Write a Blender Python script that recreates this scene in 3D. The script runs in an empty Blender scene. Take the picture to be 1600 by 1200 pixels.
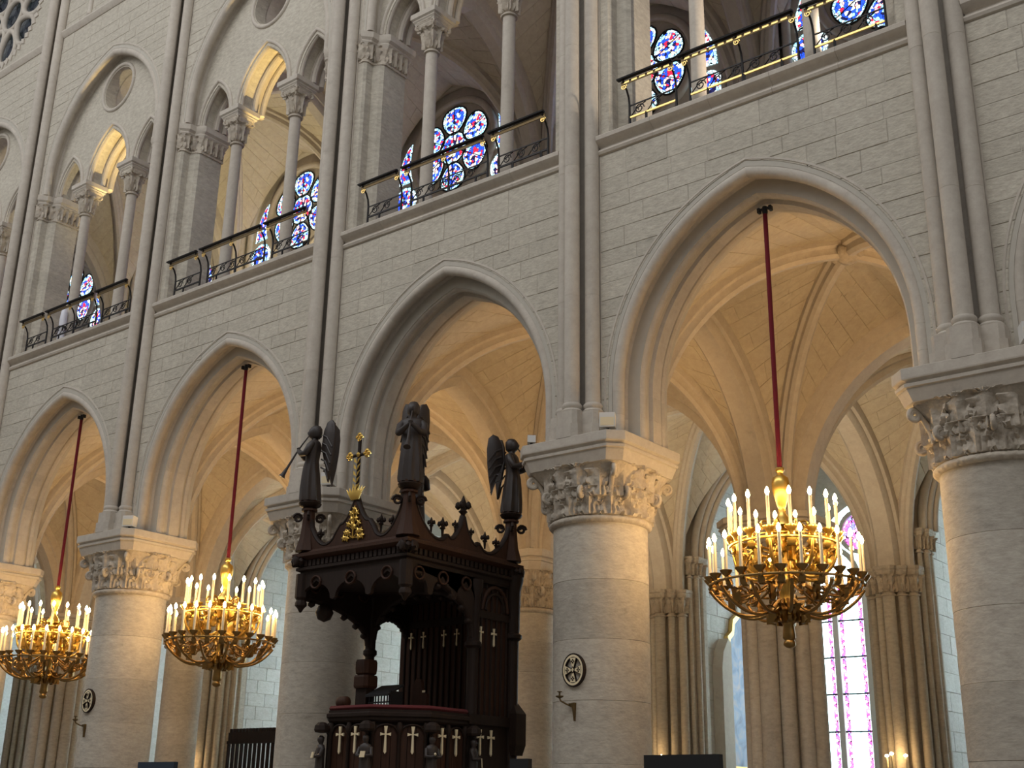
import bpy, bmesh, math, random
from mathutils import Vector, Matrix
random.seed(7)
PI = math.pi
sc = bpy.context.scene
C = bpy.context.collection
L = 5.7                      # bay length of the nave arcade (m)

# ---------------------------------------------------------------- camera
cam_d = bpy.data.cameras.new('camera'); cam = bpy.data.objects.new('camera', cam_d); C.objects.link(cam)
cam_d.sensor_width = 36.0; cam_d.lens = 1893.76 / 1600 * 36.0; cam_d.clip_end = 300
yaw, pitch, roll = map(math.radians, (38.604, 19.1655, 1.0326))
fw = Vector((-math.sin(yaw) * math.cos(pitch), math.cos(yaw) * math.cos(pitch), math.sin(pitch)))
rt = Vector((math.cos(yaw), math.sin(yaw), 0)); up = rt.cross(fw)
r2 = rt * math.cos(roll) + up * math.sin(roll); u2 = up * math.cos(roll) - rt * math.sin(roll)
cm = Matrix((r2, u2, -fw)).transposed().to_4x4(); cm.translation = Vector((4.721 * L, -2.445 * L, 1.6))
cam.matrix_world = cm
sc.camera = cam

# ---------------------------------------------------------------- world, big lights, exposure
sc.view_settings.view_transform = 'Standard'; sc.view_settings.look = 'None'
sc.view_settings.gamma = 1.0; sc.view_settings.use_curve_mapping = False
sc.view_settings.exposure = 0.0
sc.cycles.use_denoising = True
sc.cycles.max_bounces = 5; sc.cycles.diffuse_bounces = 3; sc.cycles.glossy_bounces = 2; sc.cycles.adaptive_threshold = .04
sc.cycles.sample_clamp_indirect = 4.0
w = bpy.data.worlds.new('World'); sc.world = w; w.use_nodes = True
w.node_tree.nodes['Background'].inputs[0].default_value = (0.97, 0.98, 1.0, 1)
w.node_tree.nodes['Background'].inputs[1].default_value = 0.40
def area(name, loc, target, sx, sy, power, col):
    d = bpy.data.lights.new(name, 'AREA'); d.shape = 'RECTANGLE'; d.size = sx; d.size_y = sy; d.energy = power; d.color = col
    o = bpy.data.objects.new(name, d); C.objects.link(o); o.location = loc
    o.rotation_euler = (Vector(target) - Vector(loc)).to_track_quat('-Z', 'Y').to_euler(); return o
area('clerestory_daylight', (11, -15.0, 25), (11, 0, 10), 44, 5, 2600, (0.97, 0.98, 1.0))

def spot(name, loc, target, power, col, ang=150, r=.08):
    d = bpy.data.lights.new(name, 'SPOT'); d.energy = power; d.color = col; d.spot_size = math.radians(ang); d.spot_blend = .6; d.shadow_soft_size = r
    o = bpy.data.objects.new(name, d); C.objects.link(o); o.location = loc
    o.rotation_euler = (Vector(target) - Vector(loc)).to_track_quat('-Z', 'Y').to_euler(); return o
WARM = (1.0, .60, .26)
for k in range(-1, 5):       # lamps standing on the capitals, turned up into the aisle vaults
    spot('inner_aisle_uplight', ((k + 1) * L - .70, 1.34, 6.68), (k * L + 1.9, 4.9, 9.6), 300, WARM, 108, .04)
    spot('outer_aisle_uplight', ((k - 1) * L, 6.95, 6.70), ((k - 1) * L, 8.6, 10), 230, (1.0, .76, .48))
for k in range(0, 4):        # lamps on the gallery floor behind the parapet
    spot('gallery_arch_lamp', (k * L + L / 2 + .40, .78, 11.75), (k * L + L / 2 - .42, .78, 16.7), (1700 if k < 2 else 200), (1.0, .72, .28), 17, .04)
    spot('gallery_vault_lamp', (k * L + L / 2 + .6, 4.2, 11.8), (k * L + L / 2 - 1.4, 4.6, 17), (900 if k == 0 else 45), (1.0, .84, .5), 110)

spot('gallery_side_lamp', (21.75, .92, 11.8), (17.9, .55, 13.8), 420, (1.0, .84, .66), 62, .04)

# ---------------------------------------------------------------- materials
def mat(name):
    m = bpy.data.materials.new(name); m.use_nodes = True
    return m, m.node_tree.nodes, m.node_tree.links, m.node_tree.nodes['Principled BSDF']
def stone(name, c1, c2, vary=0.16, rough=0.9, bump=0.25, scale=1.3, dark=(0.35, 0.31, 0.26), grain=.5, zs=2.0, relief=0):
    m, n, l, b = mat(name)
    g = n.new('ShaderNodeNewGeometry'); oi = n.new('ShaderNodeObjectInfo')
    n1 = n.new('ShaderNodeTexNoise'); n1.inputs['Scale'].default_value = scale; n1.inputs['Detail'].default_value = 3
    n2 = n.new('ShaderNodeTexNoise'); n2.inputs['Scale'].default_value = 14; n2.inputs['Detail'].default_value = 2
    n3 = n.new('ShaderNodeTexNoise'); n3.inputs['Scale'].default_value = 3.2; n3.inputs['Detail'].default_value = 4; n3.inputs['Roughness'].default_value = .7
    mp = n.new('ShaderNodeMapping'); mp.inputs['Scale'].default_value = (1, 1, zs)
    l.new(g.outputs['Position'], mp.inputs[0])
    for q in (n1, n2, n3): l.new(mp.outputs[0], q.inputs['Vector'])
    mx = n.new('ShaderNodeMix'); mx.data_type = 'RGBA'; mx.inputs[6].default_value = (*c1, 1); mx.inputs[7].default_value = (*c2, 1)
    l.new(n1.outputs['Fac'], mx.inputs[0])
    rp = n.new('ShaderNodeValToRGB'); rp.color_ramp.elements[0].position = .60; rp.color_ramp.elements[1].position = .74
    l.new(n3.outputs['Fac'], rp.inputs[0])
    ml = n.new('ShaderNodeMath'); ml.operation = 'MULTIPLY'; ml.inputs[1].default_value = .45; l.new(rp.outputs[0], ml.inputs[0])
    m2 = n.new('ShaderNodeMix'); m2.data_type = 'RGBA'; m2.inputs[7].default_value = (*dark, 1)
    l.new(ml.outputs[0], m2.inputs[0]); l.new(mx.outputs[2], m2.inputs[6])
    m3 = n.new('ShaderNodeMix'); m3.data_type = 'RGBA'; m3.blend_type = 'OVERLAY'; m3.inputs[0].default_value = grain
    n4 = n.new('ShaderNodeTexNoise'); n4.inputs['Scale'].default_value = 7; n4.inputs['Detail'].default_value = 4; n4.inputs['Roughness'].default_value = .75; l.new(mp.outputs[0], n4.inputs['Vector'])
    l.new(m2.outputs[2], m3.inputs[6]); l.new(n4.outputs['Fac'], m3.inputs[7]); m2 = m3
    mr = n.new('ShaderNodeMapRange'); mr.inputs[3].default_value = 1 - vary; mr.inputs[4].default_value = 1 + vary * .6
    l.new(oi.outputs['Random'], mr.inputs[0])
    hs = n.new('ShaderNodeHueSaturation'); l.new(mr.outputs[0], hs.inputs['Value']); l.new(m2.outputs[2], hs.inputs['Color'])
    l.new(hs.outputs[0], b.inputs['Base Color'])
    bp = n.new('ShaderNodeBump'); bp.inputs['Strength'].default_value = bump; bp.inputs['Distance'].default_value = .02
    ad = n.new('ShaderNodeMath'); ad.operation = 'ADD'; l.new(n2.outputs['Fac'], ad.inputs[0]); l.new(n3.outputs['Fac'], ad.inputs[1])
    if relief:
        vo = n.new('ShaderNodeTexVoronoi'); vo.feature = 'SMOOTH_F1'; vo.inputs['Scale'].default_value = 17; l.new(g.outputs['Position'], vo.inputs['Vector'])
        sb = n.new('ShaderNodeMath'); sb.operation = 'MULTIPLY_ADD'; sb.inputs[1].default_value = -relief; l.new(vo.outputs['Distance'], sb.inputs[0]); l.new(ad.outputs[0], sb.inputs[2]); ad = sb
    l.new(ad.outputs[0], bp.inputs['Height']); l.new(bp.outputs[0], b.inputs['Normal'])
    b.inputs['Roughness'].default_value = rough
    return m
def plain(name, col, rough=.6, metal=0.0, noise=0.0, emit=None, es=0):
    m, n, l, b = mat(name)
    b.inputs['Base Color'].default_value = (*col, 1); b.inputs['Roughness'].default_value = rough; b.inputs['Metallic'].default_value = metal
    if noise:
        t = n.new('ShaderNodeTexNoise'); t.inputs['Scale'].default_value = 9; t.inputs['Detail'].default_value = 6
        g = n.new('ShaderNodeNewGeometry'); l.new(g.outputs['Position'], t.inputs['Vector'])
        mx = n.new('ShaderNodeMix'); mx.data_type = 'RGBA'; mx.inputs[6].default_value = (*[c * (1 - noise) for c in col], 1); mx.inputs[7].default_value = (*[min(1, c * (1 + noise)) for c in col], 1)
        l.new(t.outputs['Fac'], mx.inputs[0]); l.new(mx.outputs[2], b.inputs['Base Color'])
        bp = n.new('ShaderNodeBump'); bp.inputs['Strength'].default_value = .15; bp.inputs['Distance'].default_value = .01; l.new(t.outputs['Fac'], bp.inputs['Height']); l.new(bp.outputs[0], b.inputs['Normal'])
    if emit: b.inputs['Emission Color'].default_value = (*emit, 1); b.inputs['Emission Strength'].default_value = es
    return m
def wood(name, c1, c2, rough=.6):
    m, n, l, b = mat(name)
    tc = n.new('ShaderNodeNewGeometry'); mp = n.new('ShaderNodeMapping'); mp.inputs['Scale'].default_value = (14, 14, 1.2)
    l.new(tc.outputs['Position'], mp.inputs[0])
    t = n.new('ShaderNodeTexNoise'); t.inputs['Scale'].default_value = 2; t.inputs['Detail'].default_value = 6; l.new(mp.outputs[0], t.inputs['Vector'])
    mx = n.new('ShaderNodeMix'); mx.data_type = 'RGBA'; mx.inputs[6].default_value = (*c1, 1); mx.inputs[7].default_value = (*c2, 1)
    l.new(t.outputs['Fac'], mx.inputs[0]); l.new(mx.outputs[2], b.inputs['Base Color']); b.inputs['Roughness'].default_value = rough; b.inputs['Specular IOR Level'].default_value = .25
    return m
def glass(name, cols, strength, scale, lead=.05, edge=(.75, .95, 1.0)):
    # backlit stained glass: small coloured quarries between dark lead lines
    m, n, l, b = mat(name)
    tc = n.new('ShaderNodeTexCoord')
    v = n.new('ShaderNodeTexVoronoi'); v.inputs['Scale'].default_value = scale; l.new(tc.outputs['Object'], v.inputs['Vector'])
    ve = n.new('ShaderNodeTexVoronoi'); ve.feature = 'DISTANCE_TO_EDGE'; ve.inputs['Scale'].default_value = scale; l.new(tc.outputs['Object'], ve.inputs['Vector'])
    sp = n.new('ShaderNodeSeparateColor'); l.new(v.outputs['Color'], sp.inputs[0])
    r = n.new('ShaderNodeValToRGB'); r.color_ramp.interpolation = 'CONSTANT'
    for i, (p, c) in enumerate(cols):
        e = r.color_ramp.elements[i] if i < 2 else r.color_ramp.elements.new(p)
        e.position = p; e.color = (*c, 1)
    l.new(sp.outputs[0], r.inputs[0])
    ls = n.new('ShaderNodeMath'); ls.operation = 'GREATER_THAN'; ls.inputs[1].default_value = lead; l.new(ve.outputs['Distance'], ls.inputs[0])
    mu = n.new('ShaderNodeMath'); mu.operation = 'MULTIPLY'; mu.inputs[1].default_value = strength; l.new(ls.outputs[0], mu.inputs[0])
    l.new(r.outputs[0], b.inputs['Emission Color']); l.new(mu.outputs[0], b.inputs['Emission Strength'])
    b.inputs['Base Color'].default_value = (.02, .02, .03, 1); b.inputs['Roughness'].default_value = .25
    return m
M = {}
M['wall'] = stone('nave_limestone', (0.58, 0.53, 0.44), (0.47, 0.425, 0.345), vary=.07, bump=.45, scale=1.0)
M['trim'] = stone('moulded_limestone', (0.60, 0.54, 0.46), (0.50, 0.445, 0.375), vary=.07, dark=(.38, .33, .28), grain=.25, zs=1.0, bump=.15)
M['drum'] = stone('column_limestone', (0.60, 0.545, 0.46), (0.47, 0.42, 0.345), vary=.14, scale=.8, dark=(.30, .25, .2), grain=.45, zs=2.2)
M['carve'] = stone('carved_limestone', (0.59, 0.52, 0.42), (0.45, 0.39, 0.32), vary=.08, bump=.6, relief=1.0, zs=1.0)
M['vault'] = stone('vault_limestone', (0.62, 0.55, 0.43), (0.53, 0.46, 0.35), vary=.05, scale=.9, dark=(.44, .37, .27), grain=.3, zs=1.0)
M['joint'] = plain('lime_mortar', (0.52, 0.48, 0.41), .95, noise=.1)
M['chapel'] = stone('chapel_limestone', (0.70, 0.69, 0.65), (0.60, 0.59, 0.55), vary=.08)
M['floor'] = stone('paving_stone', (0.26, 0.24, 0.21), (0.20, 0.18, 0.16), rough=.5)
M['iron'] = plain('black_iron', (0.018, 0.016, 0.015), .45, .6)
M['gilt'] = plain('gilded_iron', (0.80, 0.56, 0.20), .32, 1.0)
M['dullgilt'] = plain('dark_gilt_iron', (0.16, 0.11, 0.05), .5, .8)  # dull metal; on the railing bands it stands for gilding out of the light
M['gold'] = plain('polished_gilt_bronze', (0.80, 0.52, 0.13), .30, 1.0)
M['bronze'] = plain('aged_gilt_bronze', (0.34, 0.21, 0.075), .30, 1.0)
M['wax'] = plain('candle_sleeve', (0.85, 0.74, 0.52), .5)
M['bulb'] = plain('warm_candle_bulb', (1, .9, .7), .3, emit=(1.0, .64, .28), es=115)
M['rope'] = plain('red_velvet', (0.15, 0.004, 0.012), .9)
M['wood'] = wood('dark_oak', (0.012, 0.007, 0.005), (0.032, 0.017, 0.011))
M['woodl'] = wood('brown_oak', (0.028, 0.012, 0.007), (0.070, 0.030, 0.016))
M['angel'] = plain('bronzed_oak', (0.035, 0.025, 0.021), .5, noise=.3)
M['inlay'] = plain('pale_gilt', (0.92, 0.78, 0.52), .5, .2)
M['cushion'] = plain('dark_red_velvet', (0.10, 0.012, 0.014), .9)
M['white'] = plain('white_enamel', (0.72, 0.70, 0.66), .5)
M['lens'] = plain('lamp_lens', (0.8, 0.68, 0.45), .3)
M['black'] = plain('matt_black', (0.008, 0.008, 0.009), .7)
M['navy'] = plain('dark_blue_casing', (0.02, 0.035, 0.06), .6)
M['sheet'] = plain('white_wrapping', (0.80, 0.80, 0.86), .7)
B_, R_, W_, K_, CY, PK, YE = (.02, .08, .75), (.8, .02, .06), (.85, .97, 1.0), (.01, .01, .06), (.35, .75, 1.0), (1.0, .45, .5), (1.0, .85, .5)
M['rose'] = glass('rose_glass', [(0, B_), (.22, K_), (.36, R_), (.50, W_), (.60, CY), (.72, B_), (.84, PK), (.94, YE)], 2.2, 13, .05)
M['rim'] = glass('rim_glass', [(0, (.7, .95, 1.0)), (.35, CY), (.6, (.55, .88, 1.0)), (.85, W_)], 2.2, 11, .06)
M['lancet'] = glass('grisaille_glass', [(0, (.68, .97, 1.0)), (.6, (.64, .95, 1.0)), (.85, (.56, .92, .97))], 8.0, 4.0, .012)
M['border'] = glass('magenta_border_glass', [(0, (.9, .15, .65)), (.4, (.95, .6, .95)), (.7, (.25, .25, .9)), (.85, (1, .3, .6))], 3.2, 12, .06)
M['dim'] = glass('clerestory_glass', [(0, (.05, .06, .07)), (.5, (.09, .10, .10)), (.8, (.03, .04, .04))], .5, 5, .05)

# ---------------------------------------------------------------- mesh helpers
class MB:
    def __init__(s): s.v = []; s.f = []
    def add(s, vs, fs):
        o = len(s.v); s.v += [tuple(p) for p in vs]; s.f += [tuple(i + o for i in f) for f in fs]; return s
    def box(s, x0, x1, y0, y1, z0, z1):
        return s.add([(x0, y0, z0), (x1, y0, z0), (x1, y1, z0), (x0, y1, z0), (x0, y0, z1), (x1, y0, z1), (x1, y1, z1), (x0, y1, z1)],
                     [(3, 2, 1, 0), (4, 5, 6, 7), (0, 1, 5, 4), (1, 2, 6, 5), (2, 3, 7, 6), (3, 0, 4, 7)])
    def loft(s, rings, closed=True, caps=True):
        n = len(rings[0]); o = len(s.v); fs = []
        for r in rings: s.v += [tuple(p) for p in r]
        for i in range(len(rings) - 1):
            for j in range(n if closed else n - 1):
                k = (j + 1) % n; fs.append((o + i * n + j, o + i * n + k, o + (i + 1) * n + k, o + (i + 1) * n + j))
        if caps and closed:
            fs.append(tuple(o + j for j in reversed(range(n)))); fs.append(tuple(o + (len(rings) - 1) * n + j for j in range(n)))
        s.f += fs; return s
    def lathe(s, prof, n=24, cx=0, cy=0, caps=True):
        return s.loft([[(cx + r * math.cos(2 * PI * j / n), cy + r * math.sin(2 * PI * j / n), z) for j in range(n)] for r, z in prof], caps=caps)
    def tube(s, path, rad, n=8):
        path = [Vector(p) for p in path]; rs = rad if isinstance(rad, (list, tuple)) else [rad] * len(path); rings = []; ref = None
        for i, p in enumerate(path):
            t = (path[min(i + 1, len(path) - 1)] - path[max(i - 1, 0)]).normalized()
            if ref is None: ref = Vector((0, 0, 1)) if abs(t.z) < .9 else Vector((1, 0, 0))
            a = t.cross(ref)
            if a.length < 1e-4: a = t.cross(Vector((.3, .9, .1)))
            a.normalize(); b = a.cross(t).normalized(); ref = b
            rings.append([p + (a * math.cos(2 * PI * j / n) + b * math.sin(2 * PI * j / n)) * rs[i] for j in range(n)])
        return s.loft(rings)
    def prism(s, poly, d0, d1, axis='y'):
        # polygon in (a,b) extruded along axis
        def P(a, b, d): return (a, d, b) if axis == 'y' else ((d, a, b) if axis == 'x' else (a, b, d))
        return s.loft([[P(a, b, d0) for a, b in poly], [P(a, b, d1) for a, b in poly]])
    def strip(s, top, bot, d0, d1):
        # wall of quads between two polylines in xz, thick in y
        n = len(top); o = len(s.v)
        for d in (d0, d1):
            for p in top: s.v.append((p[0], d, p[1]))
            for p in bot: s.v.append((p[0], d, p[1]))
        m = 2 * n
        for i in range(n - 1):
            a, b, c, e = o + i, o + i + 1, o + n + i + 1, o + n + i
            s.f += [(e, c, b, a), (a + m, b + m, c + m, e + m), (a, b, b + m, a + m), (e + m, c + m, c, e)]
        s.f += [(o, o + m, o + m + n, o + n), (o + n - 1, o + 2 * n - 1, o + m + 2 * n - 1, o + m + n - 1)]
        return s
    def mesh(s, name, smooth=40):
        me = bpy.data.meshes.new(name); me.from_pydata(s.v, [], s.f); me.validate()
        bm = bmesh.new(); bm.from_mesh(me); bmesh.ops.recalc_face_normals(bm, faces=bm.faces); bm.to_mesh(me); bm.free()
        if smooth:
            me.shade_smooth(); me.set_sharp_from_angle(angle=math.radians(smooth))
        return me
    def build(s, name, m, parent=None, smooth=40):
        return link(name, s.mesh(name, smooth), m, parent)
def link(name, me, m, parent=None, loc=None, rot=None):
    if m is not None and not me.materials: me.materials.append(M[m] if isinstance(m, str) else m)
    o = bpy.data.objects.new(name, me); C.objects.link(o)
    if parent: o.parent = parent
    if loc is not None: o.location = loc
    if rot is not None: o.rotation_euler = rot
    return o
def empty(name, loc=(0, 0, 0), rz=0, parent=None):
    o = bpy.data.objects.new(name, None); C.objects.link(o); o.location = loc; o.rotation_euler = (0, 0, rz); o.empty_display_size = .1
    if parent: o.parent = parent
    return o
def tag(o, label, cat, group=None):
    o['label'] = label; o['category'] = cat
    if group: o['group'] = group
    return o
def struct(o, label=None):
    o['kind'] = 'structure'
    if label: o['label'] = label
    return o
def dup(o, parent=None):
    c = o.copy(); C.objects.link(c); c.parent = parent
    for ch in o.children: dup(ch, c)
    return c
def circ(cx, cz, r, n, a0=0, a1=2 * PI): return [(cx + r * math.cos(a0 + (a1 - a0) * i / n), cz + r * math.sin(a0 + (a1 - a0) * i / n)) for i in range(n)]
def arc_half(h, H, n=12):
    # springer (0,0) -> apex (h,H): list of (dist from springer, height)
    R = (h * h + H * H) / (2 * h); th = math.acos((R - h) / R)
    return [(R * (1 - math.cos(th * i / n)), R * math.sin(th * i / n)) for i in range(n + 1)]
def pointed(cx, w, H, z0, n=12):
    a = arc_half(w, H, n)
    return [(cx - w + d, z0 + z) for d, z in a] + [(cx + w - d, z0 + z) for d, z in reversed(a[:-1])]
def sweep(mb, path, side, prof, miter=True):
    # prof: (a along side, b along outward normal); path bends in a vertical plane; last point mitred on the vertical
    side = Vector(side).normalized(); path = [Vector(p) for p in path]; rings = []
    for i, p in enumerate(path):
        t = (path[min(i + 1, len(path) - 1)] - path[max(i - 1, 0)]).normalized()
        nn = t.cross(side).normalized()
        if nn.z < -1e-4: nn = -nn
        elif abs(nn.z) <= 1e-4:
            d = path[-1] - path[0]
            if nn.dot(Vector((d.x, d.y, 0))) > 0: nn = -nn
        if i == 0:
            d = path[-1] - path[0]; h = Vector((d.x, d.y, 0)).normalized(); nn = -h
        if miter and i == len(path) - 1:
            nn = Vector((0, 0, 1)) / max(.35, nn.z)
        rings.append([p + side * a + nn * b for a, b in prof])
    return mb.loft(rings)

# ================================================================= STRUCTURE
Z_AB, Z_STR, Z_SP = 6.59, 11.23, 7.30        # abacus top, string course, arcade arch centres
CC, RO = 0.71, 3.11                          # arch centre offset and outer radius
def bayc(k): return k * L + L / 2
K0, K1 = -1, 5                               # nave bays k = -1 .. 4
wall = struct(empty('wall_nave'), 'tall pale limestone nave wall of squared blocks above the pointed arcade')
def arch_w(z, r=RO, c=CC, z0=Z_SP):
    # half opening width at height z for radius r (None above the apex)
    if z <= z0: return r - c
    q = r * r - (z - z0) ** 2
    if q <= c * c: return None
    return math.sqrt(q) - c

# --- solid core of the nave wall with its openings
core = MB()
for k in range(K0, K1):
    cx = bayc(k); w_ = 2.73 - CC; n = 14
    arc = [(cx - w_, Z_AB)] + [(cx + s * (2.73 * math.cos(t) - CC), Z_SP + 2.73 * math.sin(t)) for s, t in
           [(-1, math.acos(CC / 2.73) * i / n) for i in range(n + 1)] + [(1, math.acos(CC / 2.73) * i / n) for i in range(n - 1, -1, -1)]] + [(cx + w_, Z_AB)]
    pts = [(k * L, Z_AB)] + arc + [((k + 1) * L, Z_AB)]
    core.strip([(p[0], Z_STR + .25) for p in arc[1:-1]], arc[1:-1], .30, 1.05)
    for a, b in ((k * L, cx - w_), (cx + w_, (k + 1) * L)): core.box(a, b, .30, 1.05, Z_AB, Z_STR + .25)
    # recessed front face behind the blocks (joint bed), outside the outer order
    w2 = 3.02 - CC
    arc2 = [(cx - w2, Z_AB)] + [(cx + s * (3.02 * math.cos(t) - CC), Z_SP + 3.02 * math.sin(t)) for s, t in
            [(-1, math.acos(CC / 3.02) * i / n) for i in range(n + 1)] + [(1, math.acos(CC / 3.02) * i / n) for i in range(n - 1, -1, -1)]] + [(cx + w2, Z_AB)]
    core.strip([(p[0], Z_STR + .25) for p in arc2[1:-1]], arc2[1:-1], .007, .32)
    for a, b in ((k * L + .37, cx - w2), (cx + w2, (k + 1) * L - .37)): core.box(a, b, .007, .32, Z_AB, Z_STR + .25)
core.build('wall_core', 'joint', wall, 0)

# --- squared facing blocks (each its own piece, the largest in view singly)
blocks = []
def block_poly(xa, xb, z0, z1, edge=None):
    n = 6; zz = [z0 + (z1 - z0) * i / n for i in range(n + 1)]
    return [(xb(z), z) for z in zz] + [(xa(z), z) for z in reversed(zz)]
def course(x0, x1, f0, f1, z0, z1, rng):
    # f0/f1: curved ends or None
    g = .005; xs = [x0]; x = x0
    while x < x1 - .95:
        x += rng.uniform(.42, .82)
        if x > x1 - .35: break
        xs.append(x)
    xs.append(x1)
    for i in range(len(xs) - 1):
        a = f0 if (i == 0 and f0) else (lambda z, v=xs[i] + g: v)
        b = f1 if (i == len(xs) - 2 and f1) else (lambda z, v=xs[i + 1] - g: v)
        p = block_poly(a, b, z0 + g, z1 - g)
        if max(q[0] for q in p) - min(q[0] for q in p) > .06: blocks.append(p)
rng = random.Random(3)
def face_blocks(k, zlo, zhi, z0, apex, inset=.36):
    cx = bayc(k); z = zlo; xa, xb = k * L + inset, (k + 1) * L - inset
    while z < zhi - .05:
        h = rng.uniform(.25, .35); z1 = min(z + h, zhi)
        if zhi - z1 < .18: z1 = zhi
        wl, wh = arch_w(z, z0=z0), arch_w(z1, z0=z0)
        if wl is None: course(xa, xb, None, None, z, z1, rng)
        else:
            def F(s): return lambda zz: cx + s * (max(0.0, (arch_w(zz, z0=z0) or 0.0) - .03))
            e = cx - wl, cx + wl
            course(xa, max(xa + .02, cx - (wh or 0) if wh else cx), None, F(-1), z, z1, rng)
            course(min(xb - .02, cx + (wh or 0) if wh else cx), xb, F(1), None, z, z1, rng)
        z = z1
def emit_blocks(parent, solo, y=0.0):
    global blocks
    import operator
    def size(p):
        xs = [q[0] for q in p]; zs = [q[1] for q in p]; x = sum(xs) / len(xs); d = math.hypot(x - 26.9, 13.9)
        return (max(xs) - min(xs)) * (max(zs) - min(zs)) / d ** 2.5
    blocks.sort(key=size, reverse=True)
    rest = MB(); 
    for i, p in enumerate(blocks):
        off = rng.uniform(-.004, .003); ch = .005
        cx = (max(q[0] for q in p) + min(q[0] for q in p)) / 2; cz = sum(q[1] for q in p) / len(p); zm = max(q[1] for q in p) - cz
        back = [(q[0], y + .03, q[1]) for q in p]; mid = [(q[0], y + off + ch, q[1]) for q in p]
        fr = [(q[0] - math.copysign(min(ch, abs(q[0] - cx) * .5), q[0] - cx), y + off, q[1] - (math.copysign(ch, q[1] - cz) if abs(q[1] - cz) > zm - .001 else 0)) for q in p]
        tgt = MB() if i < solo else rest
        tgt.loft([back, mid, fr])
        if i < solo: tgt.build('stone_block', 'wall', parent, 0)
    if len(blocks) > solo:
        o = rest.build('stone_facing', 'wall', parent, 0); o['kind'] = 'stuff'
    blocks = []
for k in range(K0, K1): face_blocks(k, Z_AB, Z_STR, Z_SP, 0)
emit_blocks(wall, 300)

# --- arcade arches: two moulded orders of voussoirs
def rollpts(r0, y0, R, a0, a1, n=7): return [(r0 + R * math.cos(math.radians(a0 + (a1 - a0) * i / n)), y0 + R * math.sin(math.radians(a0 + (a1 - a0) * i / n))) for i in range(n + 1)]
P_OUT = [(3.16, .03), (3.15, -.006), (3.12, -.010), (3.055, .07), (3.048, .12)] + rollpts(2.955, .075, .088, 30, -205, 9) + [(2.90, .155), (2.955, .20), (2.968, .26), (2.93, .31), (2.84, .33), (2.84, .42), (3.16, .42)]
P_IN = [(2.91, .30), (2.885, .305), (2.868, .345), (2.872, .41)] + rollpts(2.775, .385, .086, 15, -200, 9) + [(2.715, .47), (2.762, .50), (2.755, .535), (2.70, .545), (2.665, .55), (2.665, .77), (2.70, .78), (2.755, .80), (2.735, .84)] + rollpts(2.765, .90, .08, 215, 60, 6) + [(2.90, .98)]
def vmesh(prof, t0, t1, n=3, apex=False):
    mb = MB(); rings = []
    for i in range(n + 1):
        f = i / n; ring = []
        for r, y in prof:
            te = math.acos(CC / r) if apex else t1
            t = t0 + (te - t0) * f; ring.append((r * math.cos(t), y, r * math.sin(t)))
        rings.append(ring)
    return mb.loft(rings).mesh('voussoir', 35)
NV = 12; DT = math.acos(CC / 2.665) / NV; GAP = .00015
vm = {}
for nm, pf in (('o', P_OUT), ('i', P_IN)):
    me = vmesh(pf, GAP, DT - GAP); me.materials.append(M['trim'])
    kr = vmesh(pf, (NV - 1) * DT + GAP, 0, 4, True); kr.materials.append(M['trim'])
    kl = kr.copy(); 
    for v in kl.vertices: v.co.x *= -1
    kl.flip_normals()
    jb = MB().loft([[(r - CC, y, z) for r, y in pf] for z in (Z_AB + .001, Z_AB + .3535)]).mesh('jamb_stone', 35); jb.materials.append(M['trim'])
    jl = jb.copy()
    for v in jl.vertices: v.co.x *= -1
    jl.flip_normals()
    vm[nm] = (me, kr, kl, jb, jl)
ARCHL = ['arch far left beside the picture edge', 'arch over the leftmost chandelier', 'arch over the second chandelier from the left', 'arch behind the wooden pulpit', 'arch over the largest chandelier', 'arch cut by the right picture edge']
for ai, k in enumerate(range(K0, K1)):
    cx = bayc(k); tr = struct(empty('trim_%d' % (ai + 1), (cx, 0, 0)), 'pointed moulded stone arcade ' + ARCHL[ai])
    for nm in 'oi':
        me, kr, kl, jb, jl = vm[nm]
        for i in range(NV - 1):
            link('voussoir', me, None, tr, (-CC, 0, Z_SP), (0, -i * DT, 0))
            link('voussoir', me, None, tr, (CC, 0, Z_SP), (0, -(PI - (i + 1) * DT), 0))
        link('voussoir', kr, None, tr, (-CC, 0, Z_SP)); link('voussoir', kl, None, tr, (CC, 0, Z_SP))
        for z in (0, .355):
            link('jamb_stone', jb, None, tr, (0, 0, z)); link('jamb_stone', jl, None, tr, (0, 0, z))

# --- string course under the gallery, in lengths of sill stone
sp = [(.25, 11.23), (.02, 11.23), (-.03, 11.25), (-.05, 11.29), (-.035, 11.325), (.0, 11.335), (.0, 11.375), (-.07, 11.42), (-.115, 11.47), (-.12, 11.53), (-.09, 11.56), (.30, 11.56)]
n_tr = 7
for k in range(K0, K1):
    tr = struct(empty('trim_%d' % n_tr, (k * L, 0, 0)), 'moulded stone string course under the gallery railing, ' + ARCHL[k + 1].replace('arch', 'bay')); n_tr += 1
    me = MB().loft([[(x, y, z) for y, z in sp] for x in (.002, .998)]).mesh('sill_stone', 30); me.materials.append(M['trim'])
    n = 5; x0, x1 = .36, L - .36
    for i in range(n):
        o = link('sill_stone', me, None, tr, (x0 + (x1 - x0) * i / n, 0, 0)); o.scale = ((x1 - x0) / n, 1, 1)

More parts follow.
